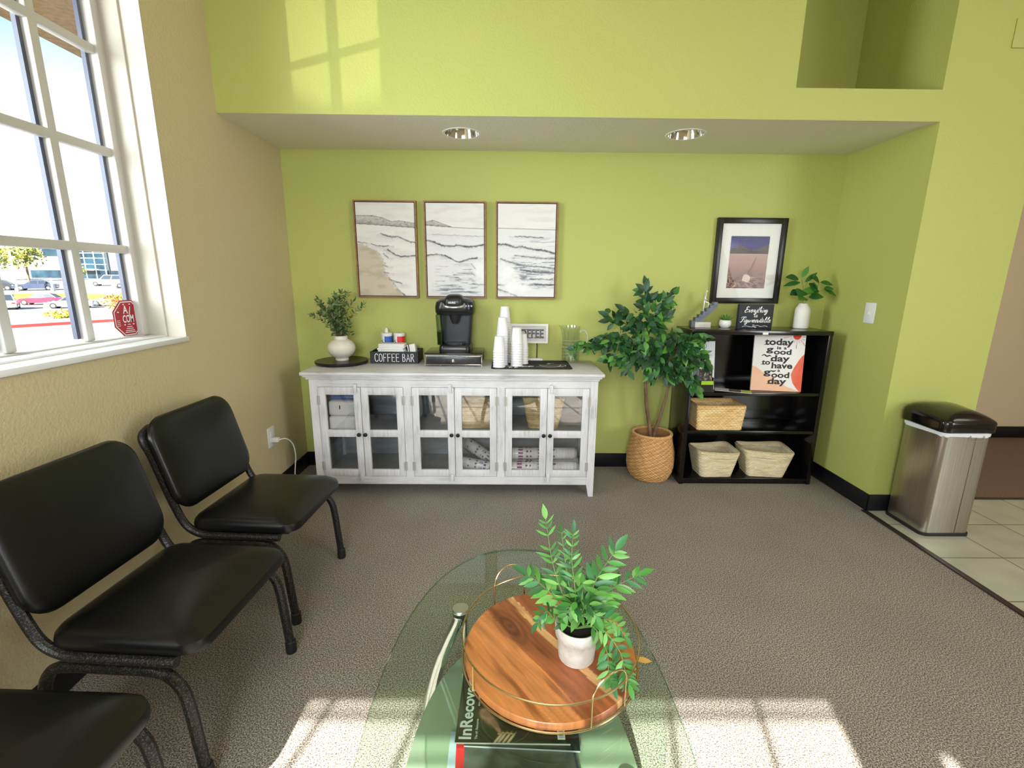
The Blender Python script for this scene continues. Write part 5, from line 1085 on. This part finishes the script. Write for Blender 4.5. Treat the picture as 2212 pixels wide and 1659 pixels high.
# ------------------------------------------------------------------ on and in the bookshelf
bt = bh+.0003
SC = thing('staircase_figurine', 'grey staircase sculpture with a silver figure climbing it on the bookshelf', 'figurine', (1.30, 3.15, bt))
MB().rbox(1.245, 1.350, 3.125, 3.180, bt, bt+.036, .002).build('stone_base', mat('white_stone', (230, 226, 220), .6, c2=(206, 198, 190), nscale=20), SC)
m_ = MB(); n_ = 7; x0, z0, dx, dz = 1.222, bt+.024, .0232, .0205; poly = [(x0, z0)]
for i in range(n_): poly += [(x0+i*dx, z0+(i+1)*dz), (x0+(i+1)*dx, z0+(i+1)*dz)]
poly += [(x0+n_*dx, z0+n_*dz-.028), (x0+.050, z0-.004), (x0+.030, bt+.001), (x0, bt+.001)]
m_.loft([[(x, y, z) for x, z in poly] for y in (3.130, 3.172)]); m_.build('staircase', mat('grey_stone', (124, 130, 144), .7, c2=(104, 110, 124), nscale=30), SC)
fx = x0+3.4*dx; fz = z0+4*dz; fy = 3.151
def skin(name, nodes, edges, m, parent):
    me = bpy.data.meshes.new(name); off = wloc(parent); me.from_pydata([tuple(Vector(p[:3])-off) for p in nodes], edges, [])
    o = bpy.data.objects.new(name, me); COL.objects.link(o); o.parent = parent; me.materials.append(m); md = o.modifiers.new('skin', 'SKIN')
    for v, p in zip(me.skin_vertices[0].data, nodes): v.radius = (p[3], p[3])
    me.skin_vertices[0].data[0].use_root = True; s = o.modifiers.new('sub', 'SUBSURF'); s.levels = s.render_levels = 2; return o
hx, hz_ = fx+.001, fz+.066
nodes = [(hx, fy, hz_, .0075), (hx+.003, fy, hz_+.022, .007), (hx+.006, fy, hz_+.044, .0075), (hx+.010, fy, hz_+.056, .0035), (hx+.012, fy, hz_+.064, .0065), (hx+.013, fy, hz_+.072, .0055),
         (hx-.001, fy-.005, hz_-.004, .006), (hx-.002, fy-.005, hz_-.034, .0045), (hx-.003, fy-.005, hz_-.062, .003), (hx+.005, fy-.005, hz_-.0645, .0028),
         (hx+.004, fy+.005, hz_-.003, .006), (hx+.034, fy+.005, hz_-.012, .005), (hx+.030, fy+.005, hz_-.040, .0038), (hx+.037, fy+.005, hz_-.0425, .0028),
         (hx+.004, fy-.011, hz_+.040, .004), (hx-.004, fy-.014, hz_+.020, .0034), (hx+.006, fy-.013, hz_+.004, .0028), (hx+.006, fy+.011, hz_+.040, .004), (hx+.012, fy+.014, hz_+.020, .0034), (hx+.024, fy+.012, hz_+.008, .0028)]
skin('climbing_figure', nodes, [(0, 1), (1, 2), (2, 3), (3, 4), (4, 5), (0, 6), (6, 7), (7, 8), (8, 9), (0, 10), (10, 11), (11, 12), (12, 13), (2, 14), (14, 15), (15, 16), (2, 17), (17, 18), (18, 19)], mat('silver_figure', (224, 224, 226), .3, .5), SC)
SU = thing('succulent', 'tiny green succulent in a white bowl pot on the bookshelf', 'plant', (1.452, 3.14, bt))
MB().lathe([(.0, 0), (.022, 0), (.034, .010), (.0395, .026), (.037, .044), (.033, .050), (.030, .047), (.031, .04), (.0, .038)], (1.452, 3.14, bt), 36, cap=False).build('pot', CER, SU)
fl = MB()
for ring_, (n, tilt, L) in enumerate(((11, .45, .055), (9, .9, .052), (6, 1.3, .045))):
    for i in range(n): a = 2*PI*i/n+ring_*.4; leaf(fl, (1.452+.006*math.cos(a), 3.14+.006*math.sin(a), bt+.042), (math.cos(a)*math.cos(tilt), math.sin(a)*math.cos(tilt), math.sin(tilt)), (0, 0, 1), L*rnd(.85, 1.1), .012, random.choice([(96, 150, 70), (120, 170, 84), (76, 126, 60)]), -.12, .5)
fl.build('leaves', LEAF, SU)
BX = thing('block_sign', 'black block sign reading Everything is Figureoutable on the bookshelf', 'sign', (1.613, 3.085, bt)); x0, x1, yf = 1.503, 1.728, 3.07
MB().rbox(x0, x1, yf, yf+.03, bt, bt+.158, .002).build('block', NAVY, BX)
m_ = MB(); E1, E2 = (1, 0, 0), (0, 0, 1); yl = yf-.0006
script(m_, 'Everything', (x0+.034, yl, bt+.106), E1, E2, .038, .150, .0036); script(m_, 'is', (x0+.099, yl, bt+.076), E1, E2, .032, .022, .0032); script(m_, 'Figureoutable', (x0+.012, yl, bt+.042), E1, E2, .036, .198, .0036)
for st_ in ([(.030, .014), (.05, .019), (.075, .015), (.095, .012), (.108, .018), (.104, .027), (.097, .022), (.106, .012)], [(.195, .016), (.175, .020), (.15, .016), (.128, .022), (.113, .018), (.112, .010), (.119, .008), (.120, .015)]): m_.ribbon([(p.x, p.y) for p in catmull([(*p, 0) for p in st_], 5)], .0022, (x0, yl, bt), E1, E2)
m_.keep = True; m_.build('lettering', WINK, BX)
WVC = (1.957, 3.135, bt); WV = thing('bottle_vase', 'tall white bottle vase with green leafy stems at the bookshelf\'s right end', 'vase', WVC)
MB().lathe([(.0, 0), (.042, 0), (.0455, .003), (.0465, .03), (.0462, .112), (.0435, .132), (.032, .150), (.0275, .158), (.0275, .163), (.024, .163), (.022, .15), (.0, .148)], WVC, 44, cap=False).build('body', CER, WV)
fl = MB(); sm = MB(); EG = [(44, 104, 40), (60, 122, 48), (84, 140, 52), (36, 86, 40)]
def stem(pts, r=.0017): q = catmull(pts, 6); sm.tube(q, r, 6); return q
wx, wy, wz = WVC; nk = (wx, wy, wz+.155)
A = stem([nk, (wx-.02, wy-.01, wz+.20), (wx-.03, wy-.02, wz+.26), (wx-.06, wy-.03, wz+.33)]); Bq = stem([nk, (wx+.03, wy-.01, wz+.215), (wx+.055, wy-.02, wz+.26), (wx+.07, wy-.02, wz+.30)])
stem([A[9], (wx-.02, wy-.03, wz+.29), (wx-.01, wy-.03, wz+.31)], .0012); stem([Bq[9], (wx+.09, wy-.02, wz+.25), (wx+.11, wy-.02, wz+.255)], .0012)
for p, d, L, Wd in (((-.055, -.03, .33), (.45, 0, .9), .07, .026), ((-.075, -.03, .32), (-.75, -.1, .15), .075, .045), ((-.06, -.03, .30), (-.9, 0, -.15), .09, .03), ((-.03, -.03, .30), (.75, 0, .7), .085, .024), ((-.005, -.03, .295), (.6, -.3, -.6), .075, .045),
        ((-.035, -.02, .25), (-.5, -.6, -.3), .075, .06), ((-.03, -.02, .25), (.6, -.5, -.1), .07, .055), ((-.05, -.02, .24), (-.9, -.3, -.2), .065, .045), ((-.01, -.01, .205), (-.6, -.6, -.1), .075, .055), ((.02, -.01, .205), (.8, -.5, .1), .07, .05), ((.0, -.02, .22), (.2, -.8, .3), .075, .06),
        ((.07, -.02, .30), (-.6, -.2, .35), .075, .05), ((.075, -.02, .30), (.9, -.1, -.1), .075, .034), ((.11, -.02, .255), (.75, -.2, -.35), .075, .03), ((.105, -.02, .26), (.9, 0, .05), .06, .03), ((.055, -.02, .26), (-.5, -.4, .5), .055, .035)):
    leaf(fl, (wx+p[0], wy+p[1], wz+p[2]), d, (0, -.7, .7), L*1.2, Wd*1.3, random.choice(EG), .12)
fl.build('leaves', LEAF, WV); sm.build('stems', MATS['stem_green'], WV)
# poster panel leaning on the top shelf
PO = thing('quote_board', 'leaning white board reading today is a good day to have a good day', 'sign', (1.770, 3.005, SHZ[2]+.0005), math.radians(-9)); pw, ph = .312, .372; tl = .10
def bl(u, v, d=0): return (-pw/2+u*pw, v*ph*math.sin(tl)+d*math.cos(tl), v*ph*math.cos(tl)-d*math.sin(tl))
MB().add([bl(0, 0, 0), bl(1, 0, 0), bl(1, 1, 0), bl(0, 1, 0), bl(0, 0, .012), bl(1, 0, .012), bl(1, 1, .012), bl(0, 1, .012)], [(0, 1, 2, 3), (7, 6, 5, 4), (0, 4, 5, 1), (1, 5, 6, 2), (2, 6, 7, 3), (3, 7, 4, 0)]).mv(0, 0, .0015).build('board', PAPER, PO, local=True)
def board(U, V):
    c = np.tile(np.array((232., 230, 228)), (len(U), 1)); t = fbm(U*9, V*9)
    pe = np.interp(U, [0, .1, .2, .35, .5, .7, .85, 1], [.44, .41, .34, .26, .20, .09, .04, .0]); c = mixc(c, (240, 190, 160), (V < pe)*(.75+.4*t)); co = np.interp(V, [0, .06, .15, .3, .42, .52, .62, .68], [.97, .90, .82, .77, .82, .88, .95, 1.02]); c = mixc(c, (226, 100, 76), (U > co)*(V < .68)*(.8+.3*t))
    r = np.hypot((U-.83)*.84, V-.98); c = mixc(c, (222, 66, 52), (r < .066)*1.0); a = np.arctan2(V-.98, (U-.83)*.84); ra = (np.abs(((a/(PI/9)) % 1)-.5) < .07+.0*r)*(r > .085)*(r < .085+.05+.09*((np.floor(a/(PI/9)) % 2)))*(V < .985); return mixc(c, (214, 96, 70), ra*1.0)
d0 = -.0008; ex_ = np.array((pw, 0, 0)); ey_ = np.array((0, ph*math.sin(tl), ph*math.cos(tl))); oo = np.array(bl(0, 0, d0))+np.array((0, 0, .0015)); picture('print', oo, ex_, ey_, 150, 180, board, PO, local=True)
m_ = MB()
def pt(u, v): b = bl(u, v, -.0014); return (b[0], b[1], b[2]+.0015)
EYP = (0, math.sin(tl), math.cos(tl))
def X(px): return (px-905)/463
def Yv(py): return 1-(py-150)/522
for s_, xa, xb, yb_, h in (('today', 1000, 1262, 246, 58), ('is', 1116, 1155, 285, 28), ('a', 1178, 1204, 285, 20), ('g', 1020, 1085, 308, 36), ('ood', 1090, 1250, 332, 48), ('day', 1066, 1240, 396, 56), ('to', 988, 1066, 428, 46), ('have', 1080, 1270, 460, 54), ('a', 1138, 1162, 492, 20), ('g', 1012, 1080, 520, 38), ('ood', 1085, 1250, 546, 52), ('day', 1056, 1228, 606, 56)):
    hh = h/522*ph*.98; has_x = s_ in ('a', 'g'); m_.text(s_, pt(X(xa), Yv(yb_)), (1, 0, 0), EYP, hh*(1.38 if has_x else 1.0), (xb-xa)/463*pw, .032)
    if s_[0] in 'tdh': m_.ribbon([(0, 0), (.012, 0)], .004, pt(X(xa)-.004, Yv(yb_)+.002), (1, 0, 0), EYP)
for st_ in ([(985, 350), (1005, 338), (1030, 352), (1055, 345), (1068, 352)], [(1078, 482), (1100, 490), (1125, 482)]): m_.ribbon([(p.x*pw, p.y*ph) for p in catmull([(X(a), Yv(b), 0) for a, b in st_], 5)], [.003+.006*math.sin(PI*i/(5*(len(st_)-1))) for i in range(5*(len(st_)-1)+1)], pt(0, 0), (1, 0, 0), EYP)
m_.keep = True; m_.build('lettering', mat('charcoal_print', (46, 44, 48), .7), PO, local=True)
# leaflets
sz_ = SHZ[2]+.0005
AC = thing('acrylic_sign_holder', 'clear acrylic stand holding a printed sheet on the bookshelf\'s top shelf', 'sign holder', (1.30, 3.07, sz_))
def ac(u, v, d=0): return (1.222+u*.158, 3.05+v*.05+d, sz_+.004+v*.312)
a = MB(); a.add([ac(0, 0), ac(1, 0), ac(1, 1), ac(0, 1), ac(0, 0, .004), ac(1, 0, .004), ac(1, 1, .004), ac(0, 1, .004)], [(0, 1, 2, 3), (7, 6, 5, 4), (0, 4, 5, 1), (1, 5, 6, 2), (2, 6, 7, 3), (3, 7, 4, 0)]); a.box(1.222, 1.395, 3.035, 3.115, sz_+.0002, sz_+.003); a.build('acrylic', CLEAR, AC)
def sheet(U, V):
    c = np.tile(np.array((222., 226, 230)), (len(U), 1)); ln_ = (np.abs((V*26) % 1-.5) < .17)*(V < .74)*(U > .12)*(U < .88-.3*((np.floor(V*26) % 4) == 1)); c = mixc(c, (150, 154, 160), ln_*.75); c = mixc(c, (90, 92, 96), (np.abs(V-.79) < .012)*(U > .2)*(U < .86)*1.0); r = np.hypot((U-.52)*.51, V-.90); return mixc(c, (120, 124, 128), (np.abs(r-.055) < .006)*1.0)
picture('printed_sheet', ac(0, .0, -.0006), (.158, 0, 0), (0, .05, .312), 70, 130, sheet, AC)
BR = thing('brochure_box', 'black brochure box with a lime strip on the bookshelf\'s top shelf', 'brochure holder', (1.285, 2.99, sz_))
b = MB(); b.box(1.235, 1.337, 2.962, 2.966, sz_, sz_+.075); b.box(1.235, 1.337, 3.018, 3.022, sz_, sz_+.105); b.box(1.235, 1.239, 2.966, 3.018, sz_, sz_+.095); b.box(1.333, 1.337, 2.966, 3.018, sz_, sz_+.095); b.box(1.239, 1.333, 2.966, 3.018, sz_, sz_+.004); b.build('box', BLACK, BR)
LIME = mat('lime_print', (166, 206, 40), .4); MB().box(1.256, 1.334, 2.9612, 2.9622, sz_+.050, sz_+.075).build('lime_strip', LIME, BR)
def bro(U, V):
    c = np.tile(np.array((230., 230, 228)), (len(U), 1)); im = V < .68; c = mixc(c, (70, 62, 64), im*1.0); c = mixc(c, (206, 176, 160), im*np.clip(fbm(U*7, V*12)*4-1.9, 0, 1)); c = mixc(c, (24, 22, 24), im*np.clip(fbm(U*6+9, V*10+4)*5-2.8, 0, 1)); r = np.hypot((U-.6)*.45, V-.86); c = mixc(c, (110, 110, 110), (np.abs(r-.03) < .006)*1.0); return mixc(c, (110, 112, 110), (np.abs(V-.77) < .012)*(U > .35)*(U < .85)*1.0)
for k in range(3):
    o = thing('brochure', ('foremost photo brochure standing in the black brochure box', 'second photo brochure standing in the black brochure box', 'rearmost photo brochure standing in the black brochure box')[k], 'brochure', (1.285, 2.975+k*.012, sz_+.005), group='brochures in the box')
    y_ = 2.974+k*.012; h_ = .222-.004*k; MB().add([(1.243, y_, sz_+.005), (1.330, y_, sz_+.005), (1.330, y_+.012, sz_+h_), (1.243, y_+.012, sz_+h_), (1.243, y_+.003, sz_+.005), (1.330, y_+.003, sz_+.005), (1.330, y_+.015, sz_+h_), (1.243, y_+.015, sz_+h_)], [(0, 1, 2, 3), (7, 6, 5, 4), (0, 4, 5, 1), (1, 5, 6, 2), (2, 6, 7, 3), (3, 7, 4, 0)]).build('paper', PAPER, o)
    if k == 0: picture('front', (1.243, y_-.0006, sz_+.005), (.087, 0, 0), (0, .012, h_-.005), 60, 120, bro, o)
LF = thing('loose_brochure', 'photo brochure lying flat at the front of the top shelf', 'brochure', (1.492, 3.010, sz_), math.radians(-24)); MB().box(-.110, .110, -.043, .043, 0, .0018).build('paper', PAPER, LF, local=True)
def brf(U, V):
    c = np.tile(np.array((216., 218, 216)), (len(U), 1)); im = (U > .38)*(U < .72); c = mixc(c, (84, 72, 66), im*np.clip(.5+fbm(U*14, V*8)*.7, 0, 1)); return mixc(c, (176, 196, 70), (U >= .74)*.9)
picture('front', (-.110, -.043, .0022), (.22, 0, 0), (0, .086, 0), 80, 40, brf, LF, local=True)
# ------------------------------------------------------------------ ficus in a wicker basket
FC = (1.000, 3.085)
FP = thing('potted_ficus', 'artificial ficus tree in a round wicker basket between cabinet and bookshelf', 'plant', (*FC, 0))
prof = [(.118, 0), (.126, .004), (.150, .05), (.159, .10), (.160, .15), (.155, .20), (.143, .26), (.134, .305), (.132, .318)]
nA, per = 252, 6; vs = []; cc = []; rows = 108
zs = np.linspace(.002, .318, rows); rr_ = np.interp(zs, [p[1] for p in prof], [p[0] for p in prof]); WK = [(204, 156, 102), (190, 140, 88), (216, 172, 118)]
for i, (z, r) in enumerate(zip(zs, rr_)):
    row = i//3
    for j in range(nA):
        a = 2*PI*j/nA; wv_ = math.sin(PI*((i % 3)+.5)/3)*(.5+.5*math.sin(a*42+PI*(row % 2))); rad = r+.0055*(wv_-.4)+.002*math.sin(a*14)*math.sin(z*40); vs.append((FC[0]+rad*math.cos(a), FC[1]+rad*math.sin(a), z)); c = np.array(lin(WK[(row*5+j//6) % 3]))*(.62+.5*wv_+.25*vnoise(np.array([j*.2]), np.array([row*.9]))[0]); cc.append(tuple(c))
mb = MB(); mb.v = vs; mb.c = cc; mb.f = [(i*nA+j, i*nA+(j+1) % nA, (i+1)*nA+(j+1) % nA, (i+1)*nA+j) for i in range(rows-1) for j in range(nA)]
k0 = len(mb.v)
for r, z in ((.124, .318), (.128, .25), (.140, .12), (.10, .10)):
    for j in range(nA): mb.v.append((FC[0]+r*math.cos(2*PI*j/nA), FC[1]+r*math.sin(2*PI*j/nA), z)); mb.c.append(tuple(np.array(lin(WK[1]))*.7))
mb.f += [(k0+q*nA+j, k0+q*nA+(j+1) % nA, k0+(q+1)*nA+(j+1) % nA, k0+(q+1)*nA+j) for q in range(3) for j in range(nA)]; mb.f += [((rows-1)*nA+j, (rows-1)*nA+(j+1) % nA, k0+(j+1) % nA, k0+j) for j in range(nA)]; mb.f.append(tuple(range(nA-1, -1, -1)))
mb.build('wicker_basket', WEAVE, FP, sharp=180)
rm = MB()
for ph_ in (0, PI): rm.tube([(FC[0]+(.129+.004*math.cos(24*2*PI*i/240+ph_))*math.cos(2*PI*i/240), FC[1]+(.129+.004*math.cos(24*2*PI*i/240+ph_))*math.sin(2*PI*i/240), .320+.004*math.sin(24*2*PI*i/240+ph_)) for i in range(240)], .007, 6, True)
rm.c = [tuple(np.array(lin(WK[2]))*rnd(.85, 1.05)) for _ in rm.v]; rm.build('basket_rim', WEAVE, FP)
MB().lathe([(.0, .24), (.06, .245), (.129, .235)], (*FC, 0), 32, cap=False).build('moss', mat('brown_moss', (92, 66, 44), .95, c2=(58, 42, 30), nscale=40, bump=1, bscale=60), FP)
BK = mat('ficus_bark', (146, 122, 94), .85, c2=(104, 84, 62), nscale=18, stretch=(1, 1, .4), bump=.5, bscale=40)
def trunk(pts, r0, r1): q = catmull(pts, 7); n = len(q); MB().tube(q, [r0+(r1-r0)*i/n+.0012*math.sin(i*2.2) for i in range(n)], 10).build('trunk', BK, FP); return q
T1 = trunk([(FC[0]-.005, 3.08, .24), (FC[0]-.02, 3.08, .36), (FC[0]-.055, 3.075, .52), (FC[0]-.075, 3.07, .70), (FC[0]-.09, 3.05, .88), (FC[0]-.10, 3.03, 1.05)], .014, .007)
T2 = trunk([(FC[0]+.005, 3.085, .24), (FC[0]+.025, 3.08, .36), (FC[0]+.055, 3.07, .50), (FC[0]+.075, 3.05, .66), (FC[0]+.07, 3.02, .82), (FC[0]+.05, 3.0, .98)], .012, .006)
fl = MB(); br = MB(); FGc = [(34, 72, 34), (42, 86, 40), (28, 58, 32), (54, 102, 46), (84, 136, 58), (38, 76, 48)]
def bough(start, pts, n, sz, spread=.045, dens=2, droop=.35):
    n = int(n*1.2); sz *= 1.16; q = catmull([Vector(start)]+[Vector(p) for p in pts], 8); br.tube(q, [.004*(1-.75*i/len(q))+.0008 for i in range(len(q))], 6)
    for i in range(n):
        t = .22+.78*i/(n-1); k = min(len(q)-2, int(t*(len(q)-1))); d = (q[k+1]-q[k]).normalized()
        for m in range(dens):
            p = q[k]+rvec()*spread*rnd(.3, 1); dd = d*.6+rvec()*.8+Vector((0, -.25, -droop)); nn = Vector((rnd(-.5, .5), -.8, rnd(.1, .9))); p.y = min(p.y, 3.20)
            if p.x > 1.07: p.y = min(p.y, 2.885)
            L = sz*rnd(.75, 1.2); leaf(fl, p, dd, nn, L, L*.46, random.choice(FGc), .2)
    leaf(fl, q[-1], d, (0, -1, .3), sz, sz*.45, random.choice(FGc), .1)
A1 = T1[len(T1)*3//5]; A2 = T1[-6]; A3 = T1[-1]; B1 = T2[len(T2)*3//5]; B2 = T2[-5]; B3 = T2[-1]
bough(A3, [(.905, 3.04, 1.13), (.90, 3.06, 1.21), (.885, 3.07, 1.30)], 16, .070, .045)
bough(A3, [(.93, 3.02, 1.12), (.98, 3.03, 1.19), (1.03, 3.04, 1.25)], 15, .068, .04)
bough(A3, [(.95, 3.0, 1.08), (.99, 3.0, 1.14)], 14, .068, .05)
bough(A2, [(.84, 3.04, 1.02), (.76, 3.06, 1.07), (.66, 3.07, 1.115)], 13, .072, .04)
bough(A2, [(.86, 3.02, 1.06), (.80, 3.03, 1.12), (.75, 3.04, 1.155)], 11, .068, .035)
bough(A1, [(.82, 3.02, .92), (.70, 3.02, .95), (.56, 3.03, .935), (.45, 3.04, .915)], 26, .062, .04)
bough(A1, [(.84, 2.98, .86), (.74, 2.97, .87), (.64, 2.98, .85)], 20, .062, .045)
bough(A1, [(.80, 2.98, .97), (.68, 2.98, 1.0), (.60, 3.0, .97)], 18, .064, .045)
bough(A1, [(.86, 2.96, .90), (.80, 2.94, .87), (.76, 2.93, .81)], 16, .066, .045)
bough(A2, [(.90, 2.97, .98), (.88, 2.94, .96), (.86, 2.93, .90)], 20, .068, .055)
bough(B3, [(1.06, 2.96, 1.0), (1.08, 2.93, .98), (1.12, 2.91, .93)], 20, .066, .05)
bough(B3, [(1.0, 2.96, 1.0), (.97, 2.95, .95), (.95, 2.94, .88)], 24, .068, .06)
bough(B2, [(1.10, 2.95, .95), (1.15, 2.91, 1.0), (1.20, 2.885, 1.005)], 16, .066, .035)
bough(B2, [(1.11, 2.93, .90), (1.17, 2.89, .90), (1.215, 2.87, .85)], 20, .066, .045)
bough(B1, [(1.10, 2.96, .80), (1.15, 2.90, .75), (1.18, 2.88, .69)], 18, .064, .04)
bough(B1, [(1.05, 2.95, .84), (1.02, 2.93, .80), (1.04, 2.92, .74)], 18, .064, .05)
bough(B1, [(1.00, 2.96, .84), (.94, 2.93, .82), (.90, 2.92, .77)], 18, .066, .05)
fl.build('foliage', LEAF, FP); br.build('branches', BK, FP)
